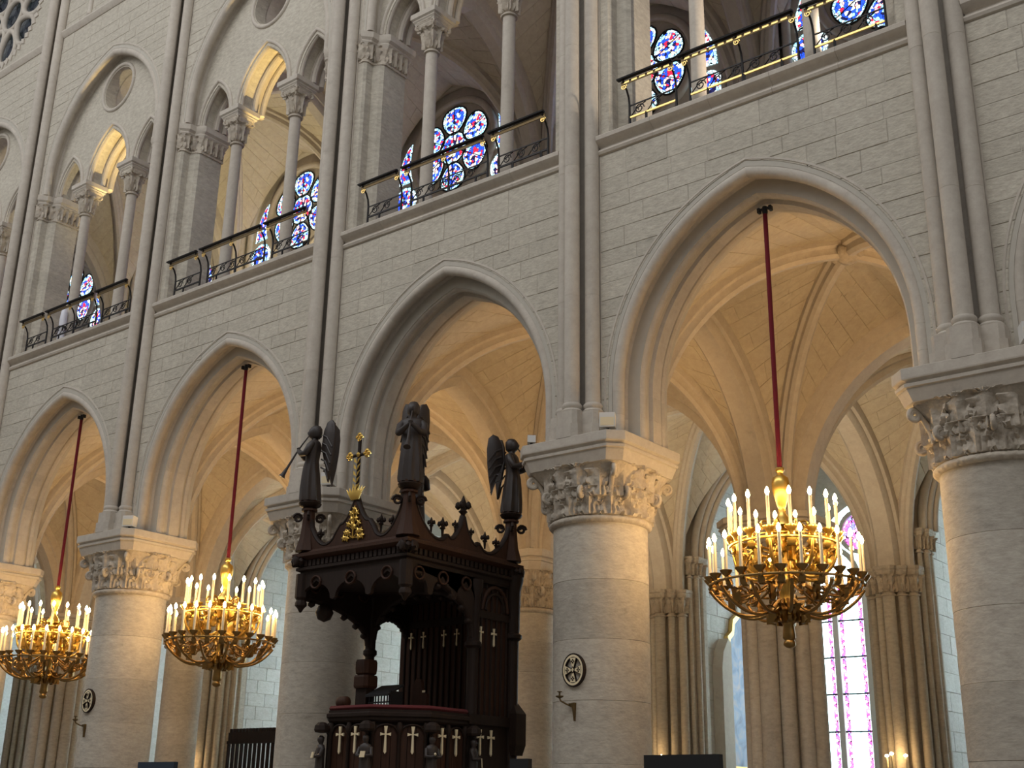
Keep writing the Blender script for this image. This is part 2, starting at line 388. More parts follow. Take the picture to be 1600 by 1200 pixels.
# --- wall shafts above every column
SH = [(0, -.235, .118), (-.25, -.06, .115), (.25, -.06, .115)]
PIERN = ['column beyond the left edge', 'column at the left edge', 'column between the left chandeliers', 'column behind the pulpit', 'gilt cross column', 'rightmost column', 'column outside the right edge']
for i, k in enumerate(range(K0, K1 + 1)):
    t = struct(empty('trim_%d' % n_tr, (k * L, 0, Z_AB)), 'three tall round wall shafts rising above the ' + PIERN[i]); n_tr += 1
    MB().box(-.375, .375, .17, .31, 0, 18).box(-.375, -.355, .0, .2, 0, 18).box(.355, .375, .0, .2, 0, 18).build('backing', 'trim', t, 0)
    for x, y, r in SH:
        z = .56
        while z < 17.5:
            h = 2.2 if z > .6 else 1.7
            MB().lathe([(r - .003, z), (r, z + .003), (r, z + h - .003), (r - .003, z + h)], 16, x, y).build('shaft', 'trim', t)
            z += h
        MB().lathe([(r + .03, .40), (r + .045, .42), (r + .045, .44), (r + .015, .47), (r + .03, .50), (r + .032, .53), (r + .01, .56)], 16, x, y).build('shaft_base', 'trim', t)
        q = r + .065
        b = MB().prism([(x - q, y - q * .7), (x - q * .7, y - q), (x + q * .7, y - q), (x + q, y - q * .7), (x + q, .3), (x - q, .3)], .20, .41, 'z')
        b.prism([(x - q - .03, y - q * .7 - .03), (x - q * .7, y - q - .035), (x + q * .7, y - q - .035), (x + q + .03, y - q * .7 - .03), (x + q + .03, .3), (x - q - .03, .3)], 0, .20, 'z')
        b.build('plinth', 'trim', t, 0)

# ================================================================= capitals and columns
def leaf_mesh(h, w, out, lobes=4, nu=13, nv=11):
    spine = [(0, 0), (.015, .25), (.05, .5), (.12, .74), (.22, .92), (.33, 1.0), (.40, .96), (.40, .88)]
    def S(u):
        q = u * (len(spine) - 1); i = min(int(q), len(spine) - 2); f = q - i
        return [spine[i][j] * (1 - f) + spine[i + 1][j] * f for j in (0, 1)]
    rings = []
    for i in range(nu + 1):
        u = i / nu; o, z = S(u); o *= out; z *= h
        wd = w * (.62 + .5 * math.sin(PI * min(1, u * .8 + .1))) * (1 - max(0, u - .8) * 2.6) * (1 + .16 * math.sin(u * lobes * 2 * PI))
        front = []; back = []
        for j in range(nv):
            v = -1 + 2 * j / (nv - 1)
            rel = .055 * (1 - abs(v)) + .030 * math.cos(v * 4 * PI + u * lobes * 2 * PI * abs(v)) + .026 * math.sin(u * lobes * 2 * PI) * abs(v)
            front.append((wd * v, -o - rel * (1 - .4 * u), z)); back.append((wd * v * .96, -o + .025, z - .012))
        rings.append(front + back[::-1])
    return MB().loft(rings).mesh('leaf', 50)
def volute_mesh(r):
    p = [(0, r * 2.6, -r * 4.2), (0, r * 2.2, -r * 2.6), (0, r * 1.3, -r * .9), (0, r * .4, r * .55)]; k = len(p)
    for i in range(22):
        a = i / 21 * 3.4 * PI; rr = r * (1 - .72 * i / 21); p.append((0, -r * .2 - rr * math.sin(a + .1), rr * math.cos(a + .1)))
    return MB().tube(p, [r * .55, r * .5, r * .46, r * .42] + [r * .40] * 10 + [r * .40 * (1 - .4 * i / 11) for i in range(12)], 8).mesh('volute', 60)
def oct_pts(hs, ch): return [(hs, -hs + ch), (hs, hs - ch), (hs - ch, hs), (-hs + ch, hs), (-hs, hs - ch), (-hs, -hs + ch), (-hs + ch, -hs), (hs - ch, -hs)]
def abacus_mb(hs, ch, z0, z1):
    h = z1 - z0
    return MB().loft([[(x * f / hs, y * f / hs, z0 + h * q) for x, y in oct_pts(hs, ch)] for f, q in ((hs - .10, 0), (hs - .085, .10), (hs - .05, .36), (hs - .05, .40), (hs - .025, .43), (hs - .02, .52), (hs - .05, .56), (hs - .045, .60), (hs - .004, .65), (hs, .69), (hs, .985), (hs - .006, 1.0))])
def square_ring(r, sq, z, n=32):
    # between circle (sq=0) and chamfered square (sq=1) of half size r
    out = []
    for j in range(n):
        a = 2 * PI * (j + .5) / n; c, s_ = math.cos(a), math.sin(a); q = 1 / max(abs(c), abs(s_)); q = min(q, 1.28)
        f = 1 + (q - 1) * sq; out.append((r * f * c, r * f * s_, z))
    return out
CAPM = {}
def capital(parent, z0, z1, r0, hs, style, m='carve'):
    key = (round(z1 - z0, 2), r0, hs, style)
    H = z1 - z0
    if key not in CAPM:
        bell = MB().loft([square_ring(r0, 0, 0), square_ring(r0 * 1.02, .05, H * .35), square_ring(r0 + (hs - r0) * .25, .3, H * .65), square_ring(r0 + (hs - r0) * .62, .7, H * .88), square_ring(hs * .94, 1, H)]).mesh('bell', 50)
        nl = 12
        ast = MB().lathe([(r0 - .02, -.10), (r0 + .03, -.095), (r0 + .062, -.06), (r0 + .062, -.03), (r0 + .03, 0), (r0 - .02, .01)], 40).mesh('astragal', 60)
        CAPM[key] = (bell, ast, leaf_mesh(H * .55, r0 * .25, H * .30, 4, 16, 11), leaf_mesh(H * .66, r0 * .25, H * .36, 5, 18, 11), volute_mesh(H * .11))
        for me in CAPM[key]: me.materials.append(M[m])
    bell, ast, l1, l2, vo = CAPM[key]
    cap = link('capital', bell, None, parent, (0, 0, z0)); cap['label'] = 'carved leafy capital'
    link('astragal', ast, None, cap)
    for i in range(16):
        a = 2 * PI * i / 16
        link('leaf', l1, None, cap, ((r0 + .02) * math.sin(a), -(r0 + .02) * math.cos(a), .01), (0, 0, a))
    for i in range(16):
        a = 2 * PI * (i + .5) / 16; f = r0 + (hs - r0) * (.38 if i % 4 in (0, 3) else .58)
        link('leaf', l2, None, cap, (f * math.sin(a), -f * math.cos(a), H * .36), (0, 0, a))
    for i in range(4):
        a = PI / 4 + PI / 2 * i; R1 = hs * 1.14
        link('volute', vo, None, cap, (R1 * math.sin(a), -R1 * math.cos(a), H * .80), (0, 0, a))
        link('volute', vo, None, cap, ((r0 + .13) * math.sin(a + .26), -(r0 + .13) * math.cos(a + .26), H * .42), (0, 0, a + .26))
        link('volute', vo, None, cap, ((r0 + .13) * math.sin(a - .52), -(r0 + .13) * math.cos(a - .52), H * .42), (0, 0, a - .52))
    return cap
DR = {}
def drums(parent, r, ztop, hd, z0=.5):
    n = round((ztop - z0) / hd); h = (ztop - z0) / n; key = (r, round(h, 3))
    if key not in DR:
        DR[key] = MB().lathe([(r - .006, 0), (r, .005), (r, h - .005), (r - .006, h)], 48).mesh('drum', 30); DR[key].materials.append(M['drum'])
    for i in range(n):
        o = link('drum', DR[key], None, parent, (0, 0, z0 + i * h), (0, 0, random.random() * 6)); q = 1 + random.uniform(-.004, .004); o.scale = (q, q, 1)
COLL = {-1: 'thick round stone column hidden beyond the left picture edge', 0: 'thick round column at the left picture edge, only its lit capital showing', 1: 'thick round column between the two left chandeliers with small round cross emblem',
        2: 'thick round column with carved capital half hidden behind the pulpit', 3: 'thick round column right of the pulpit with large gilt cross disc', 4: 'massive nearest round column at the right picture edge with deeply drilled leaf capital'}
for k in range(0, 5):
    c = tag(empty('round_column', (k * L, .48, 0)), COLL[k], 'column', 'round columns of the nave arcade')
    MB().loft([[(x * f, y * f, z) for x, y in oct_pts(1, .3)] for f, z in ((.98, 0), (.98, .22), (.86, .26), (.86, .36), (.72, .5))]).build('base', 'trim', c, 30)
    drums(c, .685, 5.40, .76)
    capital(c, 5.48, 6.2, .69, .86, k)
    abacus_mb(.93, .19, 6.19, Z_AB).build('abacus', 'trim', c, 12)

# ================================================================= aisle supports
ROW2, ROW3 = 6.2, 12.0
R2L = {-2: 'slim round aisle column far left behind the leftmost chandelier', 0: 'slim round aisle column between the second chandelier and the left round column', 2: 'slim round aisle column just left of the gilt cross column', 4: 'slim round aisle column behind the right column'}
for k in (-2, 0, 2):
    c = tag(empty('aisle_column', (k * L, ROW2, 0)), R2L[k], 'column', 'round columns between the aisles')
    drums(c, .50, 5.35, .62)
    capital(c, 5.43, 6.18, .505, .62, 9)
    abacus_mb(.70, .2, 6.17, Z_AB).build('abacus', 'trim', c, 25)
R2B = {-1: 'clustered pier of slender shafts at the far left between the aisles', 1: 'clustered aisle pier hidden behind the pulpit column', 3: 'dark clustered pier of slender shafts directly behind the largest chandelier'}
def cap_small(parent, x, y, z0, z1, r, hs, m='carve'):
    key = ('s', round(z1 - z0, 2), r, hs)
    H = z1 - z0
    if key not in CAPM:
        b = MB().lathe([(r + .0, -.05), (r + .035, -.04), (r + .035, -.01), (r, 0), (r * 1.05, H * .3), (r + (hs - r) * .5, H * .62), (hs * .95, H * .7)], 16).mesh('small_capital', 40)
        ab = MB().loft([[(px * f, py * f, zz) for px, py in oct_pts(1, .3)] for f, zz in ((hs * .9, H * .68), (hs * 1.0, H * .8), (hs * .97, H * .84), (hs * 1.08, H * .9), (hs * 1.08, H))]).mesh('small_abacus', 25)
        lf = leaf_mesh(H * .62, r * .55, H * .5, 3, 8, 7)
        CAPM[key] = (b, ab, lf)
        for me in CAPM[key]: me.materials.append(M[m])
    b, ab, lf = CAPM[key]
    o = link('small_capital', b, None, parent, (x, y, z0)); link('small_abacus', ab, None, o)
    for i in range(8):
        a = 2 * PI * i / 8; link('leaf', lf, None, o, (r * math.sin(a), -r * math.cos(a), H * .06), (0, 0, a))
    return o
for k in (-1, 1, 3):
    c = tag(empty('clustered_pier', (k * L, ROW2, 0)), R2B[k], 'pier', 'clustered piers between the aisles')
    MB().lathe([(.45, .4), (.45, 6.2)], 32).build('pier_core', 'drum', c)
    for i in range(12):
        a = 2 * PI * i / 12; r = .13 if i % 3 else .17
        MB().lathe([(r, .4), (r, 5.7)], 14, .58 * math.sin(a), -.58 * math.cos(a)).build('shaft', 'drum', c)
    MB().lathe([(.80, 0), (.80, .25), (.74, .4)], 32).build('base', 'trim', c)
    for i in range(12):
        a = 2 * PI * i / 12; cap_small(c, .58 * math.sin(a), -.58 * math.cos(a), 5.65, 6.3, .13, .23)
    abacus_mb(.90, .3, 6.28, Z_AB).build('abacus', 'trim', c, 25)
R3L = {-4: 'chapel pier beyond the left edge', -3: 'shafted chapel pier at the far left picture edge', -2: 'shafted chapel pier behind the leftmost chandelier', -1: 'shafted chapel pier right of the second chandelier, before the pale chapel wall', 0: 'shafted chapel pier hidden behind the pulpit', 1: 'shafted chapel pier hidden behind the slim aisle column',
       2: 'warm-lit shafted chapel pier right of the gilt cross column', 3: 'shafted chapel pier with candle sconce left of the rightmost column', 4: 'shafted chapel pier outside the right edge'}
for k in range(-3, 4):
    c = tag(empty('shafted_pier', (k * L, ROW3 - .3, 0)), R3L[k], 'pier', 'shafted piers between the chapels')
    MB().prism([(-.66, .30), (-.42, .06), (-.22, -.10), (.22, -.10), (.42, .06), (.66, .30), (.66, .75), (-.66, .75)], .3, 6.6, 'z').build('pier_core', 'drum', c, 0)
    MB().prism([(-.66, .25), (.66, .25), (.66, .75), (-.66, .75)], 6.6, 7.4, 'z').build('impost', 'drum', c, 0)
    for x, y, r in ((-.45, -.04, .10), (-.245, -.20, .085), (0, -.32, .13), (.245, -.20, .085), (.45, -.04, .10)):
        MB().lathe([(r + .07, .3), (r + .07, .5), (r, .62), (r, 6.0)], 16, x, y).build('shaft', 'drum', c)
        cap_small(c, x, y, 6.0, 6.58, r, r + .10)
    for s in (-1, 1):
        for x, y, r in ((.585, .12, .055), (.67, .30, .07), (.68, .52, .05)):
            MB().lathe([(r + .05, .3), (r + .05, .5), (r, .62), (r, 6.95)], 12, s * x, y).build('shaft', 'drum', c)
            cap_small(c, s * x, y, 6.95, 7.42, r, r + .08)

# ================================================================= vaults
def rib_prof(w, d): return [(-w, .04), (-w, -d * .35), (-w * .62, -d * .45), (-w * .55, -d * .62), (-w * .62, -d * .8), (-w * .28, -d), (w * .28, -d), (w * .62, -d * .8), (w * .55, -d * .62), (w * .62, -d * .45), (w, -d * .35), (w, .04)]
def trans_prof(w, d): return [(-w, .10), (-w, -d * .25), (-w * .93, -d * .5), (-w * .74, -d * .56), (-w * .70, -d * .80), (-w * .52, -d * .98), (w * .52, -d * .98), (w * .70, -d * .80), (w * .74, -d * .56), (w * .93, -d * .5), (w, -d * .25), (w, .10)]
def web(mb, A, B, nt, joint=.011):
    # stones between curve A (wall arch) and B (diagonal), sampled with the same t
    def at(Cv, t):
        q = t * (len(Cv) - 1); i = min(int(q), len(Cv) - 2); f = q - i; return Cv[i].lerp(Cv[i + 1], f)
    for i in range(nt):
        t0, t1 = i / nt, (i + 1) / nt
        a0, a1, b0, b1 = at(A, t0), at(A, t1), at(B, t0), at(B, t1)
        ln = max((b1 - a1).length, .01); n = max(1, round(ln / .62)); off = (i % 2) * .5 / n
        cuts = [0.0] + [x for x in [(j + .5 * (i % 2)) / n for j in range(1 - (i % 2), n)] if .08 < x < .96] + [1.0]
        nn = ((a1 - a0).cross(b0 + b1 - a0 - a1)).normalized()
        if nn.z > 0: nn = -nn
        for j in range(len(cuts) - 1):
            s0, s1 = cuts[j], cuts[j + 1]; q = [a0.lerp(b0, s0), a0.lerp(b0, s1), a1.lerp(b1, s1), a1.lerp(b1, s0)]
            cen = (q[0] + q[1] + q[2] + q[3]) / 4; e = random.uniform(-.003, .004)
            fr = [p + (cen - p).normalized() * min(joint, (cen - p).length * .4) + nn * (.010 + e) for p in q]
            mb.add([*q, *fr], [(0, 1, 5, 4), (1, 2, 6, 5), (2, 3, 7, 6), (3, 0, 4, 7), (4, 5, 6, 7)])
        mb.add([a0 - nn * .004, b0 - nn * .004, b1 - nn * .004, a1 - nn * .004], [(0, 1, 2, 3)])
BOSS = None
def vault(name, x0, x1, y0, y1, zs, ax, ay, zb, label, nt=13, ribs=True):
    # ax: apex height of arches spanning x (on y=const sides); ay: arches spanning y
    global BOSS
    v = struct(empty(name, ((x0 + x1) / 2, (y0 + y1) / 2, 0)), label)
    hx, hy = (x1 - x0) / 2, (y1 - y0) / 2
    cx_ = arc_half(hx, ax - zs, 24); cy_ = arc_half(hy, ay - zs, 24); dl = math.hypot(hx, hy); cd = arc_half(dl, zb - zs, 24)
    mb = MB(); rb = MB()
    for sx in (-1, 1):
        for sy in (-1, 1):
            diag = [Vector((sx * (hx - d * hx / dl), sy * (hy - d * hy / dl), zs + z)) for d, z in cd]
            ex = [Vector((sx * (hx - d), sy * hy, zs + z)) for d, z in cx_]
            ey = [Vector((sx * hx, sy * (hy - d), zs + z)) for d, z in cy_]
            web(mb, ex, diag, nt); web(mb, ey, diag, nt)
            if ribs:
                side = Vector((sx * hx, sy * hy, 0)).cross(Vector((0, 0, 1)))
                sweep(MB(), diag, side, rib_prof(.15, .30)).build('rib', 'trim', v, 40)
    o = mb.build('web_stones', 'vault', v, 0); o['kind'] = 'stuff'
    if ribs:
        if BOSS is None:
            b = MB().lathe([(.02, -.16), (.10, -.15), (.19, -.06), (.22, .04), (.16, .12), (.02, .14)], 20)
            for i in range(8):
                a = i * PI / 4; b.lathe([(.01, -.10), (.06, -.07), (.075, 0), (.05, .06), (.01, .08)], 8, .22 * math.cos(a), .22 * math.sin(a))
            BOSS = b.mesh('boss', 50); BOSS.materials.append(M['carve'])
        link('boss', BOSS, None, v, (0, 0, zb - .22))
    return v
VN = ['far left', 'left end', 'behind the leftmost chandelier', 'behind the second chandelier', 'behind the pulpit', 'behind the largest chandelier', 'right edge']
def span_arch(name, p0, p1, zs, H, prof, m, label, ext=0):
    t = struct(empty(name), label)
    p0, p1 = Vector(p0), Vector(p1); d = (p1 - p0); h = d.length / 2; u = d.normalized(); side = u.cross(Vector((0, 0, 1)))
    a = arc_half(h, H, 18)
    for s in (0, 1):
        q, uu = (p0, u) if s == 0 else (p1, -u)
        path = [Vector((q.x, q.y, zs - ext))] * (1 if ext else 0) + [Vector((q.x + uu.x * dd, q.y + uu.y * dd, zs + z)) for dd, z in a]
        sweep(MB(), path, side, prof).build('arch_half', m, t, 40)
    return t
TP = trans_prof(.34, .40)
for k in range(-2, 5):
    vault('ceiling_%d' % (k + 3), k * L + .30, (k + 1) * L - .30, 1.04, 5.92, Z_AB, 10.02, 10.02, 10.40, 'ribbed stone vault over the inner aisle, bay ' + VN[min(k + 2, 6)])
for k in range(-3, 4):
    vault('ceiling_%d' % (k + 13), k * L + .30, (k + 1) * L - .30, 6.5, 11.75, Z_AB, 10.0, 10.0, 10.35, 'ribbed stone vault over the outer aisle, bay ' + VN[min(k + 3, 6)])
for k in range(-2, 6):
    span_arch('trim_%d' % n_tr, (k * L, 1.0, 0), (k * L, 5.95, 0), Z_AB, 3.42, TP, 'trim', 'transverse stone arch of the inner aisle, ' + (PIERN[min(max(k + 1, 0), 6)] + (' side' if k < 0 else ''))); n_tr += 1
for k in range(-3, 5):
    span_arch('trim_%d' % n_tr, (k * L, 6.45, 0), (k * L, 11.8, 0), Z_AB, 3.40, TP, 'trim', 'transverse stone arch of the outer aisle, in line with the ' + PIERN[min(max(k + 1, 0), 6)]); n_tr += 1
for k in range(-3, 4):
    span_arch('trim_%d' % n_tr, (k * L + .28, ROW2, 0), ((k + 1) * L - .28, ROW2, 0), Z_AB, 3.38, TP, 'trim', 'pointed stone arch between inner and outer aisle, bay ' + VN[min(max(k + 2, 0), 6)]); n_tr += 1

# upper fill over the vaults (gallery floor), end walls added to stop light leaking in, nave floor
struct(MB().box(-4 * L, 6 * L, .3, 18, 11.0, 11.5).build('floor_gallery', 'floor', None, 0), 'gallery floor above the aisles')
struct(MB().box(-5 * L, 8 * L, -22, 18, -.2, 0).build('floor', 'floor', None, 0), 'grey paved church floor')
struct(MB().box(-5 * L, 8 * L, -16.6, -16.2, 0, 11.5).build('wall_opposite', 'wall', None, 0), 'lower stone wall on the other side of the nave')
struct(MB().box(-4 * L - .3, -4 * L, 0, 18, 0, 25).build('wall_left', 'wall', None, 0), 'added stone wall closing the left end of the aisles')
struct(MB().box(5 * L + .3, 5 * L + .6, 1.1, 18, 0, 25).build('wall_right', 'wall', None, 0), 'added stone wall closing the aisles behind the right columns')

# ================================================================= chapels
wb = struct(empty('wall_chapels', (0, ROW3, 0)), 'pale stone chapel walls with pointed entrance arches')
for k in range(-4, 4):
    cx = bayc(k); op = pointed(cx, 2.20, 2.9, 7.4, 12); pts = [(cx - 2.20, 0)] + op + [(cx + 2.20, 0)]
    MB().strip([(p[0], 11.0) for p in pts], pts, .05, .5).box(k * L, k * L + .655, .06, .49, 0, 11).box((k + 1) * L - .655, (k + 1) * L, .06, .49, 0, 11).build('chapel_front', 'trim', wb, 0)
    path = [(cx - 1.95, 7.4)]
    for s in (-1, 1):
        for w_, d_, y_ in ((2.20, .13, -.02), (2.13, .12, .14), (2.06, .10, .3)):
            a = arc_half(w_, 2.9 - (2.20 - w_) * 1.1, 16)
            sweep(MB(), [(cx + s * (w_ - d), y_, 7.42 + z) for d, z in a], (0, 1, 0), [(.09 * math.cos(q), .10 * math.sin(q)) for q in [2 * PI * i / 10 for i in range(10)]]).build('arch_moulding', 'trim', wb, 50)
for k in range(-4, 5):
    sd = struct(empty('wall_chapel_side_%d' % (k + 5), (k * L, 0, 0)), 'pale daylit chapel side wall of coursed blocks, ' + ['hidden at the far left', 'at the far left', 'left of the second chandelier', 'right of the second chandelier', 'seen through the pulpit', 'hidden behind the column', 'behind the framed painting', 'beside the rightmost column', 'outside the right edge'][k + 4])
    MB().box(-.33, .33, 12.5, 17.2, 0, 11).build('wall_core', 'joint', sd, 0)
    if k in (-1, 0, 2, 3):
        me_ = {}
        z = 1.6; row = 0
        while z < 9.6:
            y = 12.5 + (.35 if row % 2 else 0)
            if row % 2: 
                ln = .35
                if ('a') not in me_: me_['a'] = MB().box(0, .02, .008, .342, .008, .412).mesh('stone_block', 0); me_['a'].materials.append(M['chapel'])
                link('stone_block', me_['a'], None, sd, (.33, 12.5, z))
            while y < 17.0:
                if 'b' not in me_: me_['b'] = MB().box(0, .02, .008, .712, .008, .412).mesh('stone_block', 0); me_['b'].materials.append(M['chapel'])
                link('stone_block', me_['b'], None, sd, (.33 + random.uniform(-.004, .004), y, z)); y += .72
            z += .42; row += 1
    else: MB().box(.33, .35, 12.5, 17.2, 0, 11).build('stone_facing', 'chapel', sd, 0)
# back wall with traceried windows
bw = struct(empty('wall_back', (0, 17.0, 0)), 'chapel back wall around the tall windows')
def lancet_poly(cx, w_, z0, zs, H, n=8): return [(cx - w_, z0)] + pointed(cx, w_, H, zs, n) + [(cx + w_, z0)]
WIN_M = {}
for wi, k in enumerate(range(-4, 4)):
    cx = bayc(k); w_ = 1.75; pts = [(cx - w_, 2.6)] + pointed(cx, w_, 2.5, 7.4, 12) + [(cx + w_, 2.6)]
    MB().strip([(p[0], 11.0) for p in pts], pts, 0, .4).box(cx - w_, cx + w_, 0, .4, 0, 2.6).box(k * L, cx - w_, 0, .4, 0, 11).box(cx + w_, (k + 1) * L, 0, .4, 0, 11).build('chapel_back', 'chapel', bw, 0)
    wn = struct(empty('window_%d' % (wi + 1), (cx, 17.1, 0)), 'tall clear leaded chapel window with magenta borders, ' + ['beyond the left edge', 'far left', 'left of the second chandelier', 'behind the round column', 'hidden by the pulpit', 'hidden by the gilt cross column', 'right of the largest chandelier', 'behind the rightmost column'][wi])
    if not WIN_M:
        WIN_M['mull'] = MB().box(-.07, .07, -.06, .14, 2.6, 7.6).mesh('mullion', 0)
        WIN_M['pane'] = MB().box(-.32, .32, 0, .02, .02, .93).mesh('pane', 0); WIN_M['strip'] = MB().box(-.055, .055, -.012, 0, .02, .93).mesh('border_strip', 0)
        WIN_M['bar'] = MB().box(-.40, .40, -.015, .03, -.02, .02).mesh('saddle_bar', 0)
        WIN_M['head'] = MB().prism([(-.34, 0)] + pointed(0, .34, .62, .0, 8)[1:-1] + [(.34, 0)], 0, .02).mesh('pane', 0)
        tr = MB()
        pz = pointed(0, 1.75, 2.5, 7.4, 14)
        tr.strip(pz, [(p[0] * .9, 7.4 + (p[1] - 7.4) * .88) for p in pz], -.06, .14)
        for xx in (-.875, .875): 
            q = pointed(xx, .85, 1.15, 7.35, 10); tr.strip(q, [(xx + (p[0] - xx) * .84, 7.35 + (p[1] - 7.35) * .86) for p in q], -.06, .14)
        for j in range(24):
            a0, a1 = 2 * PI * j / 24, 2 * PI * (j + 1) / 24
            tr.strip([(.62 * math.cos(a0), 8.75 + .62 * math.sin(a0)), (.62 * math.cos(a1), 8.75 + .62 * math.sin(a1))], [(.50 * math.cos(a0), 8.75 + .50 * math.sin(a0)), (.50 * math.cos(a1), 8.75 + .50 * math.sin(a1))], -.06, .14)
        WIN_M['tracery'] = tr.mesh('tracery', 0)
        WIN_M['rosette'] = MB().prism(circ(0, 8.75, .55, 24), 0.02, .04).mesh('pane', 0)
        WIN_M['upper'] = MB().prism([(-1.7, 7.4)] + pointed(0, 1.68, 2.4, 7.4, 12)[1:-1] + [(1.7, 7.4)], .05, .06).mesh('pane', 0)
        for a, b in (('mull', 'white'), ('pane', 'lancet'), ('strip', 'border'), ('bar', 'iron'), ('head', 'lancet'), ('tracery', 'chapel'), ('rosette', 'border'), ('upper', 'lancet')): WIN_M[a].materials.append(M[b])
    for x in (-1.75, -.875, 0, .875, 1.75): link('mullion', WIN_M['mull'], None, wn, (x, 0, 0))
    for x in (-1.3125, -.4375, .4375, 1.3125):
        for j in range(5):
            p = link('pane', WIN_M['pane'], None, wn, (x, 0, 2.6 + .95 * j)); link('saddle_bar', WIN_M['bar'], None, p)
            for s in (-1, 1): link('border_strip', WIN_M['strip'], None, p, (s * .27, 0, 0))
    link('tracery', WIN_M['tracery'], None, wn); link('pane', WIN_M['rosette'], None, wn); link('pane', WIN_M['upper'], None, wn)

# ================================================================= gallery (tribune)
def plate(name, outer, holes, y0, y1, m, parent, smooth=0):
    bm = bmesh.new()
    def loop(pts):
        vs = [bm.verts.new((x, y0, z)) for x, z in pts]
        return [bm.edges.new((vs[i], vs[(i + 1) % len(vs)])) for i in range(len(vs))]
    es = loop(outer)
    for h in holes: es += loop(h)
    bmesh.ops.triangle_fill(bm, edges=es, use_beauty=True, use_dissolve=False)
    r = bmesh.ops.extrude_face_region(bm, geom=list(bm.faces))
    for v in r['geom']:
        if isinstance(v, bmesh.types.BMVert): v.co.y = y1
    bmesh.ops.recalc_face_normals(bm, faces=bm.faces)
    me = bpy.data.meshes.new(name); bm.to_mesh(me); bm.free()
    return link(name, me, m, parent)
def roll_along(mb, pts, y, r, n=8):
    # round moulding along an xz polyline
    return mb.tube([(x, y, z) for x, z in pts], r, n)
ZG, ZC = 11.56, 15.9                         # gallery sill, gallery capital top
Z_R = 16.34                                  # centre height of the relieving arches
gw = struct(empty('wall_gallery'), 'grey stone gallery wall with relieving arches and round openings')
for k in range(-2, K1):
    cx = bayc(k); n = 14; R3 = 3.02
    arc = [(cx - R3 + CC, ZC)] + [(cx + s * (R3 * math.cos(t) - CC), Z_R + R3 * math.sin(t)) for s, t in
          [(-1, math.acos(CC / R3) * i / n) for i in range(n + 1)] + [(1, math.acos(CC / R3) * i / n) for i in range(n - 1, -1, -1)]] + [(cx + R3 - CC, ZC)]
    m_ = MB().strip([(p[0], 21.0) for p in arc[1:-1]], arc[1:-1], .007, .9)
    m_.box(k * L + .37, cx - R3 + CC, .007, .9, ZC, 21); m_.box(cx + R3 - CC, (k + 1) * L - .37, .007, .9, ZC, 21); m_.box(k * L, k * L + .38, .3, .9, ZC, 26); m_.box((k + 1) * L - .38, (k + 1) * L, .3, .9, ZC, 26)
    if k != -1: m_.box(k * L + .37, (k + 1) * L - .37, .007, .9, 21, 26)
    m_.build('wall_core', 'joint', gw, 0)
    if k >= -1: face_blocks(k, ZC, 20.62, Z_R, 0)
    if k >= 0: face_blocks(k, 20.78, 25.5, 0, 0)
emit_blocks(gw, 0)
sp2 = [(.1, 20.60), (-.02, 20.62), (-.08, 20.68), (-.11, 20.74), (-.10, 20.79), (.1, 20.80)]
TRM = {}
GC = None
